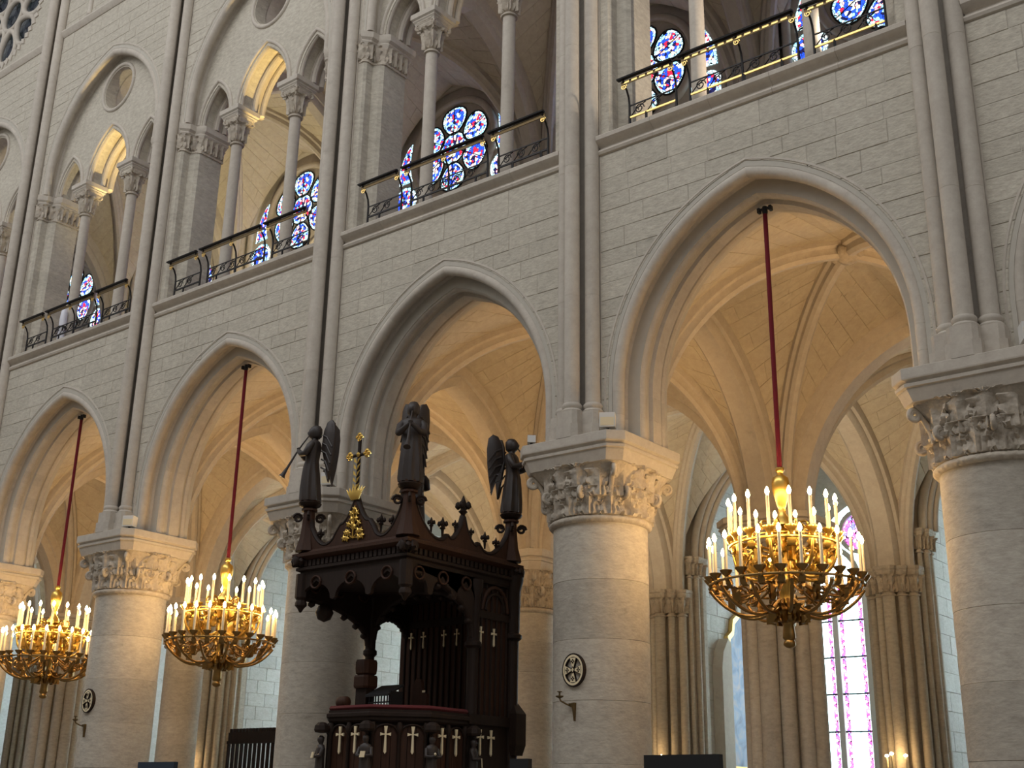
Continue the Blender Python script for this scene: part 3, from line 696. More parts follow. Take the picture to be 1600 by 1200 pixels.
for gi, k in enumerate(range(-1, K1)):
    cx = bayc(k); nm = ARCHL[gi].replace('arch ', 'bay ').replace('behind', 'above')
    t = struct(empty('trim_%d' % n_tr, (cx, 0, 0)), 'gallery triple opening with relieving arch and oculus, ' + nm); n_tr += 1
    me, kr, kl, jb, jl = vm['o']
    for i in range(NV - 1):
        link('voussoir', me, None, t, (-CC, 0, Z_R), (0, -i * DT, 0)); link('voussoir', me, None, t, (CC, 0, Z_R), (0, -(PI - (i + 1) * DT), 0))
    link('voussoir', kr, None, t, (-CC, 0, Z_R)); link('voussoir', kl, None, t, (CC, 0, Z_R))
    sz_ = .44 / .3535
    for q in (jb, jl): o = link('jamb_stone', q, None, t, (0, 0, ZC - Z_AB * sz_)); o.scale = (1, 1, sz_)
    if not TRM:
        sub = [(-1.60, .46, .86), (0, .76, 1.24), (1.60, .46, .86)]
        R3 = 2.93; n = 16
        top = [(s * (R3 * math.cos(tt) - CC), Z_R + R3 * math.sin(tt)) for s, tt in [(-1, math.acos(CC / R3) * i / n) for i in range(n + 1)] + [(1, math.acos(CC / R3) * i / n) for i in range(n - 1, -1, -1)]]
        bot = []
        for x, ww, H in reversed(sub): bot += [p for p in reversed(pointed(x, ww, H, ZC + .02, 10))]
        outer = [(-2.22, ZC)] + top + [(2.22, ZC)] + bot
        oc = circ(0, 18.32, .56, 32)
        o = plate('tympanum', outer, [oc], .30, .62, 'wall', t)
        TRM['ty'] = o
        mo = MB()
        for x, ww, H in sub:
            roll_along(mo, pointed(x, ww + .10, H + .12, ZC + .02, 12), .30, .045)
            roll_along(mo, pointed(x, ww + .015, H + .02, ZC + .02, 12), .36, .05)
        TRM['mo'] = mo.build('arch_moulding', 'trim', t, 50)
        it = MB()
        for x, ww, H in sub:
            a = pointed(x, ww - .03, H - .04, ZC + .02, 12); b = pointed(x, ww + .12, H + .16, ZC + .02, 12)
            it.strip(b, a, .60, .98); roll_along(it, pointed(x, ww - .06, H - .07, ZC + .02, 12), .66, .06); roll_along(it, pointed(x, ww - .06, H - .07, ZC + .02, 12), .88, .06)
        TRM['it'] = it.build('inner_arch', 'trim', t, 40)
        om = MB(); om.tube([(p[0], .30, p[1]) for p in circ(0, 18.32, .63, 32)] + [(.63, .30, 18.32)], .05, 8)
        for j in range(32):
            a0, a1 = 2 * PI * j / 32, 2 * PI * (j + 1) / 32
            om.strip([(.64 * math.cos(a0), 18.32 + .64 * math.sin(a0)), (.64 * math.cos(a1), 18.32 + .64 * math.sin(a1))], [(.56 * math.cos(a0), 18.32 + .56 * math.sin(a0)), (.56 * math.cos(a1), 18.32 + .56 * math.sin(a1))], .60, 1.0)
        TRM['om'] = om.build('oculus_ring', 'trim', t, 50)
    else:
        for q in TRM.values(): link(q.name.split('.')[0], q.data, None, t)
    if k <= 1: MB().loft([[(x, y, z) for y, z in sp2] for x in (-2.85 + .36, 2.85 - .36)]).build('upper_string', 'trim', t, 30)
    if k == 0: MB().lathe([(.07, 20.8), (.10, 20.85), (.06, 20.95), (.055, 24)], 14, -1.35, -.02).build('clerestory_shaft', 'trim', t)
    # two slender columns
    for s in ((-1, 1) if k < 4 else ()):
        lab = 'slender gallery column, %s of the pair in the ' % ('left' if s < 0 else 'right') + nm
        c = tag(empty('gallery_column', (cx + s * .94, .47, ZG)), lab, 'column', 'slender gallery columns')
        if GC is None:
            GC = [MB().lathe([(.20, 0), (.20, .10), (.17, .14), (.17, .17), (.13, .22)], 16).mesh('base'), MB().lathe([(.122, .2), (.115, 3.52)], 20).mesh('shaft')]
            GC[0].materials.append(M['trim']); GC[1].materials.append(M['trim'])
        link('base', GC[0], None, c); link('shaft', GC[1], None, c)
        cp = cap_small(c, 0, 0, 3.55, 4.20, .118, .24)
        if len(GC) < 4:
            GC.append(MB().loft([[(x * f, y * f, z) for x, y in ((-1, -1), (1, -1), (1, 1), (-1, 1))] for f, z in ((.24, 4.10), (.25, 4.14), (.28, 4.18), (.275, 4.20), (.31, 4.23), (.31, 4.33), (.305, 4.34))]).mesh('abacus', 0)); GC[2].materials.append(M['trim'])
            GC.append(volute_mesh(.055)); GC[3].materials.append(M['carve'])
        link('abacus', GC[2], None, c)
        for i in range(4): a = PI / 4 + i * PI / 2; link('volute', GC[3], None, cp, (.27 * math.sin(a), -.27 * math.cos(a), .50), (0, 0, a))
def pier_poly(o=0.0):
    h = [(.36, .30), (.37, .03), (.52, .03 - o), (.56 + o, .08), (.56 + o, .24), (.70 + o, .30), (.76 + o, .36), (.76 + o, .95 + o)]
    return [(x, y) for x, y in h] + [(-x, y) for x, y in reversed(h)]
for i, k in enumerate(range(K0, K1)):
    p = tag(empty('gallery_pier', (k * L, 0, ZG)), 'stepped gallery pier with leafy capital, above the ' + PIERN[i], 'pier', 'gallery piers')
    hh = 3.70; n = 8
    for j in range(n):
        MB().loft([[(x, y, z) for x, y in pier_poly(e)] for e, z in ((-.002, hh * j / n), (0, hh * j / n + .004), (0, hh * (j + 1) / n - .004), (-.002, hh * (j + 1) / n))]).build('pier_stone', 'wall', p, 0)
    MB().loft([[(x, y, z) for x, y in pier_poly(e)] for e, z in ((.03, 3.68), (.03, 3.73), (0, 3.76), (.01, 3.9), (.07, 4.05), (.04, 4.06))]).build('capital', 'carve', p, 30)
    MB().loft([[(x, y, z) for x, y in pier_poly(e)] for e, z in ((.06, 4.04), (.10, 4.12), (.08, 4.15), (.13, 4.2), (.13, 4.33), (.12, 4.34))]).build('abacus', 'trim', p, 25)
    lf = leaf_mesh(.34, .085, .12, 3, 8, 7); lf.materials.append(M['carve'])
    for s in (-1, 1):
        for x, y, a in ((.45, .02, 0), (.58, .12, s * PI / 2), (.64, .26, s * .6), (.77, .45, s * PI / 2), (.77, .60, s * PI / 2), (.77, .75, s * PI / 2), (.77, .9, s * PI / 2)):
            link('leaf', lf, None, p, (s * x, y, 3.74), (0, 0, a))
# gallery vaults, back wall and its stained glass
for k in range(-1, K1):
    vault('ceiling_%d' % (k + 30), k * L + .25, (k + 1) * L - .25, 1.0, 6.35, 15.6, 19.3, 19.2, 19.7, 'ribbed stone vault over the gallery, ' + ARCHL[k + 1].replace('arch ', 'bay '))
for k in range(-1, K1 + 1):
    span_arch('trim_%d' % n_tr, (k * L, 1.0, 0), (k * L, 6.3, 0), 15.6, 3.5, trans_prof(.26, .34), 'trim', 'transverse stone arch of the gallery above the ' + PIERN[k + 1]); n_tr += 1
    t = struct(empty('trim_%d' % n_tr, (k * L, 6.4, 0)), 'bundle of wall shafts at the back of the gallery above the ' + PIERN[k + 1]); n_tr += 1
    for x, y, r in ((-.30, 0, .09), (-.15, -.10, .07), (0, -.18, .12), (.15, -.10, .07), (.30, 0, .09)):
        MB().lathe([(r, ZG - .1), (r, 15.1)], 12, x, y).build('shaft', 'trim', t); cap_small(t, x, y, 15.1, 15.62, r, r + .08)
    MB().box(-.4, .4, 0, .4, ZG - .1, 15.6).build('backing', 'wall', t, 0)
gb = struct(empty('wall_gallery_back', (0, 6.5, 0)), 'shaded back wall of the gallery')
MB().box(-2 * L, K1 * L + 2, .35, .7, 11, 25).build('wall_core', 'wall', gb, 0)
MB().box(-2 * L, K1 * L + 2, -5.5, .7, 24.5, 25).build('gallery_roof', 'wall', gb, 0)
RW = {}
def petal(h0, h1, w_, ang, n=20, sc_=1.0):
    pts = []
    cy = (h0 + h1) / 2; hh = (h1 - h0) / 2
    for j in range(n):
        a = 2 * PI * j / n; x = w_ * math.cos(a) * (1 + .28 * math.sin(a)) * sc_; y = cy + hh * math.sin(a) * sc_
        pts.append((x * math.cos(ang) - y * math.sin(ang), x * math.sin(ang) + y * math.cos(ang)))
    return pts
ROSE_L = ['far left', 'seen beside the left white-wrapped object', 'of blue and red petals partly hidden left of the middle shafts', 'fully visible behind the middle gallery railing', 'behind the gallery railing right of centre, left half hidden', 'only its lower petals showing at the top right']
for wi, k in enumerate(range(-2, K1 - 0)):
    cx = bayc(k); z0 = 17.5
    wn = struct(empty('window_%d' % (wi + 9), (cx, 6.5, z0)), 'six-petalled stained glass gallery window, ' + (ROSE_L + ['outside the right edge'])[wi])
    if not RW:
        def reg(key, name, mb, m, smooth=0):
            me = mb.mesh(name, smooth); me.materials.append(M[m]); RW.setdefault(key, []).append((name, me))
        for j in range(6):
            a = j * PI / 3
            reg('petal%d' % j, 'petal_rim', MB().prism(petal(.40, 1.20, .40, a), -.015, .03), 'rim')
            reg('petal%d' % j, 'petal_glass', MB().prism(petal(.45, 1.13, .315, a), -.03, .02), 'rose')
        reg('centre', 'centre_rim', MB().prism(circ(0, 0, .44, 28), -.015, .03), 'rim')
        reg('centre', 'centre_glass', MB().prism(circ(0, 0, .37, 28), -.03, .02), 'rose')
        for s in (-1, 1):
            side = [(s * 1.46, .62), (s * 1.50, .05), (s * 1.42, -.48), (s * 1.93, -.52), (s * 1.90, -.12), (s * 1.75, .28), (s * 1.60, .52)]
            reg('side%d' % s, 'side_rim', MB().prism(side, -.015, .03), 'rim')
            mx_ = sum(p[0] for p in side) / 7; mz_ = sum(p[1] for p in side) / 7
            reg('side%d' % s, 'side_glass', MB().prism([(mx_ + (p[0] - mx_) * .74, mz_ + (p[1] - mz_) * .85) for p in side], -.03, .02), 'rose')
            reg('low%d' % s, 'roundel_rim', MB().prism(circ(s * 1.64, -1.02, .40, 24), -.015, .03), 'rim')
            reg('low%d' % s, 'roundel_glass', MB().prism(circ(s * 1.64, -1.02, .31, 24), -.03, .02), 'rose')
            reg('tri%d' % s, 'triangle_rim', MB().prism([(s * .62, -1.55), (s * 1.02, -1.32), (s * 1.05, -2.0), (s * .55, -2.05)], -.015, .03), 'rim')
            reg('tri%d' % s, 'triangle_glass', MB().prism([(s * .68, -1.62), (s * .96, -1.45), (s * .98, -1.93), (s * .64, -1.97)], -.03, .02), 'rose')
            reg('lan%d' % s, 'lancet_glass', MB().prism([(s * .3, -4.5), (s * .3, -2.6), (s * 1.0, -2.3), (s * 1.7, -2.6), (s * 1.7, -4.5)], -.015, .03), 'rose')
        t_ = MB(); t_.tube([(p[0], -.02, p[1]) for p in circ(0, 0, 1.36, 40)] + [(1.36, -.02, 0)], .10, 10)
        wo = [(x, z - 17.5) for x, z in pointed(0, 2.12, 2.0, 17.3, 14)]
        t_.tube([(-2.12, -.05, -5)] + [(x, -.05, z) for x, z in wo] + [(2.12, -.05, -5)], .10, 8)
        t_.tube([(-2.35, -.18, -5)] + [(x * 1.11, -.18, z * 1.08 + .02) for x, z in wo] + [(2.35, -.18, -5)], .12, 8)
        t_.prism([(-2.12, -5)] + wo + [(2.12, -5)], .0, .3)
        RW['tr'] = [('tracery', t_.mesh('tracery', 50))]; RW['tr'][0][1].materials.append(M['trim'])
        ir = MB()
        for j in range(6):
            q = petal(.40, 1.20, .40, j * PI / 3); ir.tube([(p[0], -.02, p[1]) for p in q] + [(q[0][0], -.02, q[0][1])], .022, 6)
            a = j * PI / 3 + PI / 2; ir.tube([(.2 * math.cos(a), -.04, .2 * math.sin(a)), (1.18 * math.cos(a), -.04, 1.18 * math.sin(a))], .012, 5)
        ir.tube([(p[0], -.035, p[1]) for p in circ(0, 0, .45, 28)] + [(.45, -.035, 0)], .02, 6)
        RW['ir'] = [('lead_frame', ir.mesh('lead_frame', 50))]; RW['ir'][0][1].materials.append(M['black'])
    for key, lst in RW.items():
        par = wn
        for nm_, me in lst: par = link(nm_, me, None, par)
# far-left clerestory rose
bx_ = bayc(-1)
rw = struct(empty('window_20', (bx_ - .15, 0, 22.9)), 'round traceried clerestory window with toothed stone rim at the top left corner')
plate('rose_surround', [(-2.70, -2.1), (2.95, -2.1), (2.95, 3), (-2.70, 3)], [circ(0, 0, 1.80, 40)], .0, .45, 'wall', rw)
tm = MB(); tm.tube([(p[0], .12, p[1]) for p in circ(0, 0, 1.72, 48)] + [(1.72, .12, 0)], .09, 8); tm.build('rose_rim', 'trim', rw, 50)
for j in range(56):
    a = 2 * PI * j / 56
    MB().prism([(1.84 * math.cos(a - .05), 1.84 * math.sin(a - .05)), (1.98 * math.cos(a), 1.98 * math.sin(a)), (1.84 * math.cos(a + .05), 1.84 * math.sin(a + .05)), (1.72 * math.cos(a), 1.72 * math.sin(a))], -.03, .02).build('tooth', 'trim', rw, 0)
for j in range(8):
    a = 2 * PI * j / 8; q = petal(.55, 1.62, .42, a)
    MB().tube([(p[0], .16, p[1]) for p in q] + [(q[0][0], .16, q[0][1])], .085, 8).build('petal_tracery', 'trim', rw, 50)
MB().tube([(p[0], .16, p[1]) for p in circ(0, 0, .5, 24)] + [(.5, .16, 0)], .08, 8).build('hub_tracery', 'trim', rw, 50)
MB().prism(circ(0, 0, 1.75, 40), .30, .32).build('rose_glass', 'dim', rw, 0)

# ---------------------------------------------------------------- gallery railings
def scroll(mb, x, z, r, y, s=1):
    p = []
    for i in range(20):
        a = i / 19 * 3.2 * PI; rr = r * (1 - .75 * i / 19); p.append((x + s * rr * math.cos(a), y, z + rr * math.sin(a)))
    mb.tube(p, .010, 5)
def railing(x0, x1, label, gilt, group):
    t = tag(empty('iron_railing', (x0, .0, ZG)), label, 'railing', group); w_ = x1 - x0
    MB().loft([[(x, y, z) for y, z in ((-.215, .76), (-.22, .785), (-.18, .80), (-.14, .785), (-.145, .76))] for x in (-.10, w_ + .03)]).build('handrail', 'iron', t, 30)
    if gilt:  # bay that catches the light: its glow is set by brighter gilding
        q = 0.0
        while q < w_ - .1: MB().box(q, q + .10, -.165, -.15, .69, .735).build('gilt_link', 'gilt', t, 0); q += .145
        MB().box(-.05, w_ + .05, -.16, -.152, .672, .74).build('rail_band', 'dullgilt', t, 0)
    else: MB().box(-.05, w_ + .05, -.165, -.15, .675, .74).build('rail_band', 'dullgilt', t, 0)  # unlit bays: shade put into the darker metal
    n = 2 if w_ < 1.4 else 3
    for i in range(n):
        x = w_ * i / (n - 1)
        MB().tube([(x, 0, 0), (x, 0, .40), (x, -.02, .52), (x, -.07, .62), (x, -.14, .69), (x, -.18, .75)], [.022, .018, .017, .017, .017, .02], 8).build('post', 'iron', t, 60)
        m_ = MB(); scroll(m_, x, .64, .055, -.15); m_.build('gilt_scroll', 'gilt', t, 60)
    MB().box(0, w_, -.012, .012, .15, .18).build('lower_rail', 'gilt' if gilt else 'iron', t, 0)  # gold where it catches light, black where shaded, by material choice
    MB().box(0, w_, -.008, .008, .365, .385).build('middle_rail', 'iron', t, 0)
    j = .18
    while j < w_ - .1:
        m_ = MB(); scroll(m_, j, .27, .085, 0, 1 if int(j * 10) % 2 else -1); m_.tube([(j - .16, 0, .18), (j - .05, 0, .29), (j + .12, 0, .36)], .009, 5); m_.build('scrollwork', 'iron', t, 60); j += .30
    j = .3
    while j < w_: MB().tube([(j, 0, 0), (j, 0, .17)], .02, 6).build('foot', 'iron', t); j += .6
    return t
for gi, k in enumerate(range(0, 4)):
    cx = bayc(k); nm = ARCHL[k + 1].replace('arch ', '').replace('behind', 'above')
    for s_, (a, b) in zip(('left', 'middle', 'right'), ((-1.92, -1.08), (-.84, .92), (1.16, 2.2))):
        railing(cx + a, cx + b, 'black iron railing, %s section, gallery bay %s' % (s_, nm), k == 3, 'gallery railings')  # bright gilding only in the bay where the railing is lit

# ================================================================= chandeliers
def chandelier(cx, label):
    t = tag(empty('chandelier', (cx, .55, 3.56)), label, 'chandelier', 'gilt chandeliers under the arcade')
    MB().tube([(0, 0, 2.36), (0, 0, 6.24)], .033, 10).build('red_rope', 'rope', t)
    MB().box(-.10, .10, -.02, .02, 6.21, 6.24).lathe([(.035, 6.14), (.042, 6.18), (.035, 6.26)], 12).box(-.11, -.07, -.035, .035, 6.18, 6.25).box(.07, .11, -.035, .035, 6.18, 6.25).build('ceiling_hook', 'black', t)
    MB().lathe([(.02, 2.37), (.055, 2.36), (.06, 2.32), (.035, 2.29), (.05, 2.26), (.105, 2.22), (.12, 2.14), (.115, 2.05), (.09, 1.95), (.06, 1.85), (.045, 1.80), (.05, 1.77)], 20).build('vase_top', 'gold', t, 60)
    MB().lathe([(.05, 1.80), (.05, 1.74), (.10, 1.66), (.14, 1.60), (.15, 1.57), (.09, 1.54), (.07, 1.45), (.10, 1.35), (.08, 1.20), (.07, .95), (.13, .90), (.16, .82), (.10, .74), (.09, .55), (.14, .50), (.17, .42), (.12, .36)], 20).build('stem', 'gold', t, 60)
    MB().lathe([(.13, .42), (.18, .38), (.17, .34), (.10, .32), (.07, .28), (.08, .18), (.085, .12), (.06, .09), (.075, .06), (.08, .03), (.05, 0), (.01, -.01)], 18).build('finial', 'bronze', t, 60)
    if not CH:
        def reg(k_, mb, m, sm=60): me = mb.mesh(k_, sm); me.materials.append(M[m]); CH[k_] = me
        reg('candle', MB().lathe([(.0, 0), (.023, 0), (.021, .40), (.0, .405)], 10, caps=False), 'wax')
        reg('bulb', MB().lathe([(.004, 0), (.022, .02), (.030, .05), (.020, .085), (.004, .115)], 7), 'bulb')
        reg('upper_cup', MB().lathe([(.02, -.10), (.03, -.07), (.05, -.04), (.085, -.01), (.09, .01), (.06, .015), (.03, .01)], 12), 'gold')
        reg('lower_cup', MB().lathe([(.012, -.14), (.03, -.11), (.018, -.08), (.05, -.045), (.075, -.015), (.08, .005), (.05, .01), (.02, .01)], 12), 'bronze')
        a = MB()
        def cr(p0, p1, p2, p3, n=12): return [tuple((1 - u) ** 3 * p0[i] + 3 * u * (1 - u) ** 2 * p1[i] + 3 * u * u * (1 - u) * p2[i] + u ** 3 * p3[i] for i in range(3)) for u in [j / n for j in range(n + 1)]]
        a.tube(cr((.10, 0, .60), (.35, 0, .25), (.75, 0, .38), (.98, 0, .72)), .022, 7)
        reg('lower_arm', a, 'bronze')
        a = MB(); sp_ = []
        for i in range(18):
            q = i / 17 * 3 * PI; rr = .11 * (1 - .7 * i / 17); sp_.append((.58 + rr * math.cos(q), 0, .66 + rr * math.sin(q)))
        a.tube(sp_, .014, 6); a.tube(cr((.12, 0, .9), (.3, 0, .75), (.45, 0, .62), (.68, 0, .62)), .017, 6)
        reg('scroll_arm', a, 'bronze')
        a = MB(); a.tube(cr((.08, 0, .98), (.45, 0, .75), (.68, 0, .95), (.68, 0, 1.28)), .022, 7)
        sp_ = [(.42 + .10 * (1 - .7 * i / 17) * math.cos(i / 17 * 3 * PI), 0, 1.08 + .10 * (1 - .7 * i / 17) * math.sin(i / 17 * 3 * PI)) for i in range(18)]
        a.tube(sp_, .016, 6); a.tube(cr((.1, 0, 1.15), (.25, 0, 1.3), (.4, 0, 1.3), (.52, 0, 1.15)), .016, 6)
        reg('upper_arm', a, 'gold')
        a = MB(); a.tube(cr((.08, 0, 1.35), (.2, 0, 1.75), (.4, 0, 1.62), (.30, 0, 1.50)), .016, 6)
        reg('crown_scroll', a, 'gold')
        lf = leaf_mesh(.26, .06, .16, 3, 8, 7); lf.materials.append(M['gold']); CH['gilt_leaf'] = lf
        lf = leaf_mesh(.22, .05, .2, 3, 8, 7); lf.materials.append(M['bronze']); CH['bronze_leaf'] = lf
        a = MB(); ring = [(.98 * math.cos(2 * PI * i / 48), .98 * math.sin(2 * PI * i / 48), .78) for i in range(49)]; a.tube(ring, .016, 6); reg('lower_ring', a, 'bronze')
        a = MB(); a.tube([(x * .70 / .98, y * .70 / .98, 1.30) for x, y, z in ring], .022, 6); a.tube([(x * .66 / .98, y * .66 / .98, 1.36) for x, y, z in ring], .010, 6); reg('upper_ring', a, 'gold')
    link('lower_ring', CH['lower_ring'], None, t); link('upper_ring', CH['upper_ring'], None, t)
    for i in range(12):
        a = 2 * PI * i / 12
        link('lower_arm', CH['lower_arm'], None, t, (0, 0, 0), (0, 0, a)); link('scroll_arm', CH['scroll_arm'], None, t, (0, 0, 0), (0, 0, a + .26))
    for i in range(8):
        a = 2 * PI * i / 8 + .2
        link('upper_arm', CH['upper_arm'], None, t, (0, 0, 0), (0, 0, a)); link('crown_scroll', CH['crown_scroll'], None, t, (0, 0, 0), (0, 0, a))
        link('gilt_leaf', CH['gilt_leaf'], None, t, (.12 * math.sin(a), -.12 * math.cos(a), 1.22), (0, 0, a))
        link('gilt_leaf', CH['gilt_leaf'], None, t, (.40 * math.sin(a), -.40 * math.cos(a), .92), (0, 0, a)); link('gilt_leaf', CH['gilt_leaf'], None, t, (.55 * math.sin(a + .4), -.55 * math.cos(a + .4), 1.02), (0, 0, a + .4))
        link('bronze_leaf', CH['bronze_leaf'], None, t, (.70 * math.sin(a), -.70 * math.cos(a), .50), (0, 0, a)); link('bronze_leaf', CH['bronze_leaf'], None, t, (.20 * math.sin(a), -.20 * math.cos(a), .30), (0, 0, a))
    for n_, R_1, zc, cup in ((16, .70, 1.42, 'upper_cup'), (24, .98, .88, 'lower_cup'), ):
        for i in range(n_):
            a = 2 * PI * (i + .5) / n_; x, y = R_1 * math.cos(a), R_1 * math.sin(a)
            lfm = 'gilt_leaf' if R_1 < .9 else 'bronze_leaf'; lo_ = link('leaf_drop', CH[lfm], None, t, (x * .97, y * .97, zc - .06), (PI, 0, a + PI / 2)); lo_.scale = (.8, .8, .7)
            cu = link('candle_cup', CH[cup], None, t, (x, y, zc)); cd_ = link('candle', CH['candle'], None, t, (x, y, zc + .01))
            link('bulb', CH['bulb'], None, cd_, (0, 0, .40))
    return t
CH = {}
chandelier(bayc(0), 'smallest gilt chandelier hanging on red rope at the far left')
chandelier(bayc(1), 'gilt candle chandelier on red rope between left column and pulpit')
chandelier(bayc(3), 'largest gilt two-tier candle chandelier on red rope at the right')

# ================================================================= pulpit
PX, PY = 14.1, -.4
pul = tag(empty('pulpit', (PX, PY, 0)), 'dark carved oak pulpit with square canopy, bronze angels and small gilt crosses', 'pulpit')
def PB(mb, name, m, sm=0, parent=None, label=None):
    if parent is None: mb.v = [(x - PX, y - PY, z) for x, y, z in mb.v]
    o = mb.build(name, m, parent or pul, sm)
    if label: o['label'] = label
    return o
XL, XR, YF, YB = 13.0, 15.2, -1.58, .88
# canopy: cornice of stacked mouldings and the boarded tester above it
def sq(o, z): return [(XL - o, YF - o, z), (XR + o, YF - o, z), (XR + o, YB + o, z), (XL - o, YB + o, z)]
PB(MB().loft([sq(o, z) for o, z in ((-.02, 4.78), (.0, 4.82), (.0, 4.88), (.05, 4.90), (.05, 4.94), (.0, 4.96))]), 'lower_cornice', 'wood')
PB(MB().loft([sq(o, z) for o, z in ((.0, 4.955), (.0, 5.05), (.06, 5.08), (.10, 5.10), (.10, 5.15), (.04, 5.17), (.0, 5.21))]), 'upper_cornice', 'woodl')
cren = MB().box(-.03, .03, -.03, .0, -.045, .045).mesh('dentil', 0); cren.materials.append(M['wood'])
for i in range(24):
    x = XL + .05 + i * (XR - XL - .1) / 23; link('dentil', cren, None, pul, (x - PX, YF - .005 - PY, 5.0))
    y = YF + .05 + i * (YB - YF - .1) / 23; link('dentil', cren, None, pul, (XR + .005 - PX, y - PY, 5.0), (0, 0, PI / 2))
# corner knots of foliage
for x, y in ((XL, YF), (XR, YF), (XR, YB)):
    m_ = MB()
    for i in range(9):
        a = 2 * PI * i / 9; m_.lathe([(.01, -.06), (.05, -.04), (.06, 0), (.045, .045), (.01, .06)], 8, x + .10 * math.cos(a), y + .10 * math.sin(a))
    m_.v = [(a, b, c + 5.04 + .03 * math.sin(i)) for i, (a, b, c) in enumerate(m_.v)]
    PB(m_, 'corner_foliage', 'wood', 60)
# hanging valances with cusped arches on front, right and left sides
def valance(u0, u1, fixed, axis):
    n = 3; pts = [(u0, 4.80), (u1, 4.80)]; w_ = (u1 - u0) / n; bot = []
    for i in range(n):
        a = u0 + i * w_; bot += [(a, 4.42)] + [(a + w_ / 2 - (w_ / 2 - .05) * math.cos(PI * j / 10), 4.44 + .24 * math.sin(PI * j / 10) + (.05 if j == 5 else 0)) for j in range(11)] + [(a + w_, 4.42)]
    poly = [(u0, 4.80)] + bot + [(u1, 4.80)]
    m_ = MB()
    for i in range(len(bot) - 1):
        (a0, b0), (a1, b1) = bot[i], bot[i + 1]
        if a1 - a0 > 1e-4:
            q = [(a0, b0), (a1, b1), (a1, 4.82), (a0, 4.82)]; m_.prism(q, fixed - .03, fixed + .03, axis)
    PB(m_, 'valance', 'wood')
    for i in range(n):
        a = u0 + (i + .5) * w_
        m_ = MB(); ring = [((a + .10 * math.cos(2 * PI * j / 16), fixed - .04, 4.70 + .09 * math.sin(2 * PI * j / 16)) if axis == 'y' else (fixed + .04, a + .10 * math.cos(2 * PI * j / 16), 4.70 + .09 * math.sin(2 * PI * j / 16))) for j in range(17)]
        m_.tube(ring, .018, 6); PB(m_, 'roundel', 'woodl', 60)
valance(XL, XR, YF + .03, 'y'); valance(YF, -.02, XR - .03, 'x'); valance(YF, -.02, XL + .03, 'x')
for x, y in ((XL + .03, YF + .03), (XR - .03, YF + .03)):
    PB(MB().lathe([(.10, 4.85), (.10, 4.50), (.07, 4.46), (.09, 4.42), (.09, 4.38), (.05, 4.34), (.015, 4.28)], 8, x, y), 'pendant', 'wood', 30)
# solid arched brackets under the canopy
def spandrel(p0, p1, z0, z1, fixed, axis, name='bracket'):
    n = 12; cv = [(p0 + (p1 - p0) * (1 - math.cos(PI / 2 * i / n)), z0 + (z1 - z0) * math.sin(PI / 2 * i / n)) for i in range(n + 1)]
    m_ = MB()
    for i in range(n):
        (a0, b0), (a1, b1) = cv[i], cv[i + 1]; m_.prism([(a0, b0), (a1, b1), (a1, 4.82), (a0, 4.82)], fixed - .05, fixed + .05, axis)
    PB(m_, name, 'wood')
    PB(MB().tube([(a, fixed, b) if axis == 'y' else (fixed, a, b) for a, b in cv], .055, 8), 'bracket_moulding', 'wood', 60)
    for i in (3, 5, 7, 9, 11):
        a_, b_ = cv[i]; x_, y_ = (a_, fixed) if axis == 'y' else (fixed, a_)
        PB(MB().lathe([(.01, b_ - .13), (.055, b_ - .10), (.06, b_ - .07), (.02, b_ - .02)], 8, x_, y_), 'crocket', 'wood', 60)
spandrel(-.05, -1.50, 3.95, 4.52, 13.0, 'x'); spandrel(-.05, -1.35, 3.95, 4.72, 15.15, 'x')
spandrel(13.05, 14.1, 4.05, 4.72, 0.0, 'y'); spandrel(15.1, 14.1, 4.05, 4.72, 0.0, 'y')
spandrel(.02, .42, 4.15, 4.50, 13.0, 'x'); spandrel(.82, .42, 4.15, 4.50, 13.0, 'x')
PB(MB().box(XL + .05, XR - .05, YF + .05, YB - .05, 4.70, 4.80), 'tester_ceiling', 'wood')
ball = MB().lathe([(.01, 4.20), (.10, 4.24), (.14, 4.34), (.10, 4.44), (.01, 4.48)], 14, 13.02, -1.05); PB(ball, 'hanging_boss', 'wood', 60)
# crest plates
def crest(pts, fixed, axis, name):
    m_ = MB()
    for i in range(len(pts) - 1):
        (a0, b0), (a1, b1) = pts[i], pts[i + 1]
        m_.prism([(a0, 5.18), (a1, 5.18), (a1, b1), (a0, b0)], fixed - .035, fixed + .035, axis)
    PB(m_, name, 'woodl')
    m_ = MB(); path = [((a, fixed - .0, b) if axis == 'y' else (fixed, a, b)) for a, b in pts]; m_.tube(path, .045, 6); PB(m_, 'crest_moulding', 'wood', 60)
def dip(a0, z0, a1, z1, low, n=12):
    return [(a0 + (a1 - a0) * i / n, (z0 * (1 - i / n) + z1 * i / n) * 1.0 - (((z0 + z1) / 2 - low) * math.sin(PI * i / n) ** .7 if 0 < i < n else 0)) for i in range(n + 1)]
crest(dip(XL + .10, 5.70, 13.72, 5.42, 5.27, 10) + dip(13.80, 5.52, 14.10, 5.92, 5.62, 5) + dip(14.10, 5.92, 14.40, 5.52, 5.62, 5) + dip(14.48, 5.42, XR - .12, 5.78, 5.28, 10), YF + .04, 'y', 'front_crest')
crest(dip(YF + .12, 5.78, -.72, 5.34, 5.30, 8) + dip(-.70, 5.34, -.36, 5.70, 5.36, 6) + dip(-.34, 5.70, .0, 5.34, 5.36, 6) + dip(.02, 5.34, YB - .1, 5.75, 5.27, 8), XR - .04, 'x', 'side_crest')
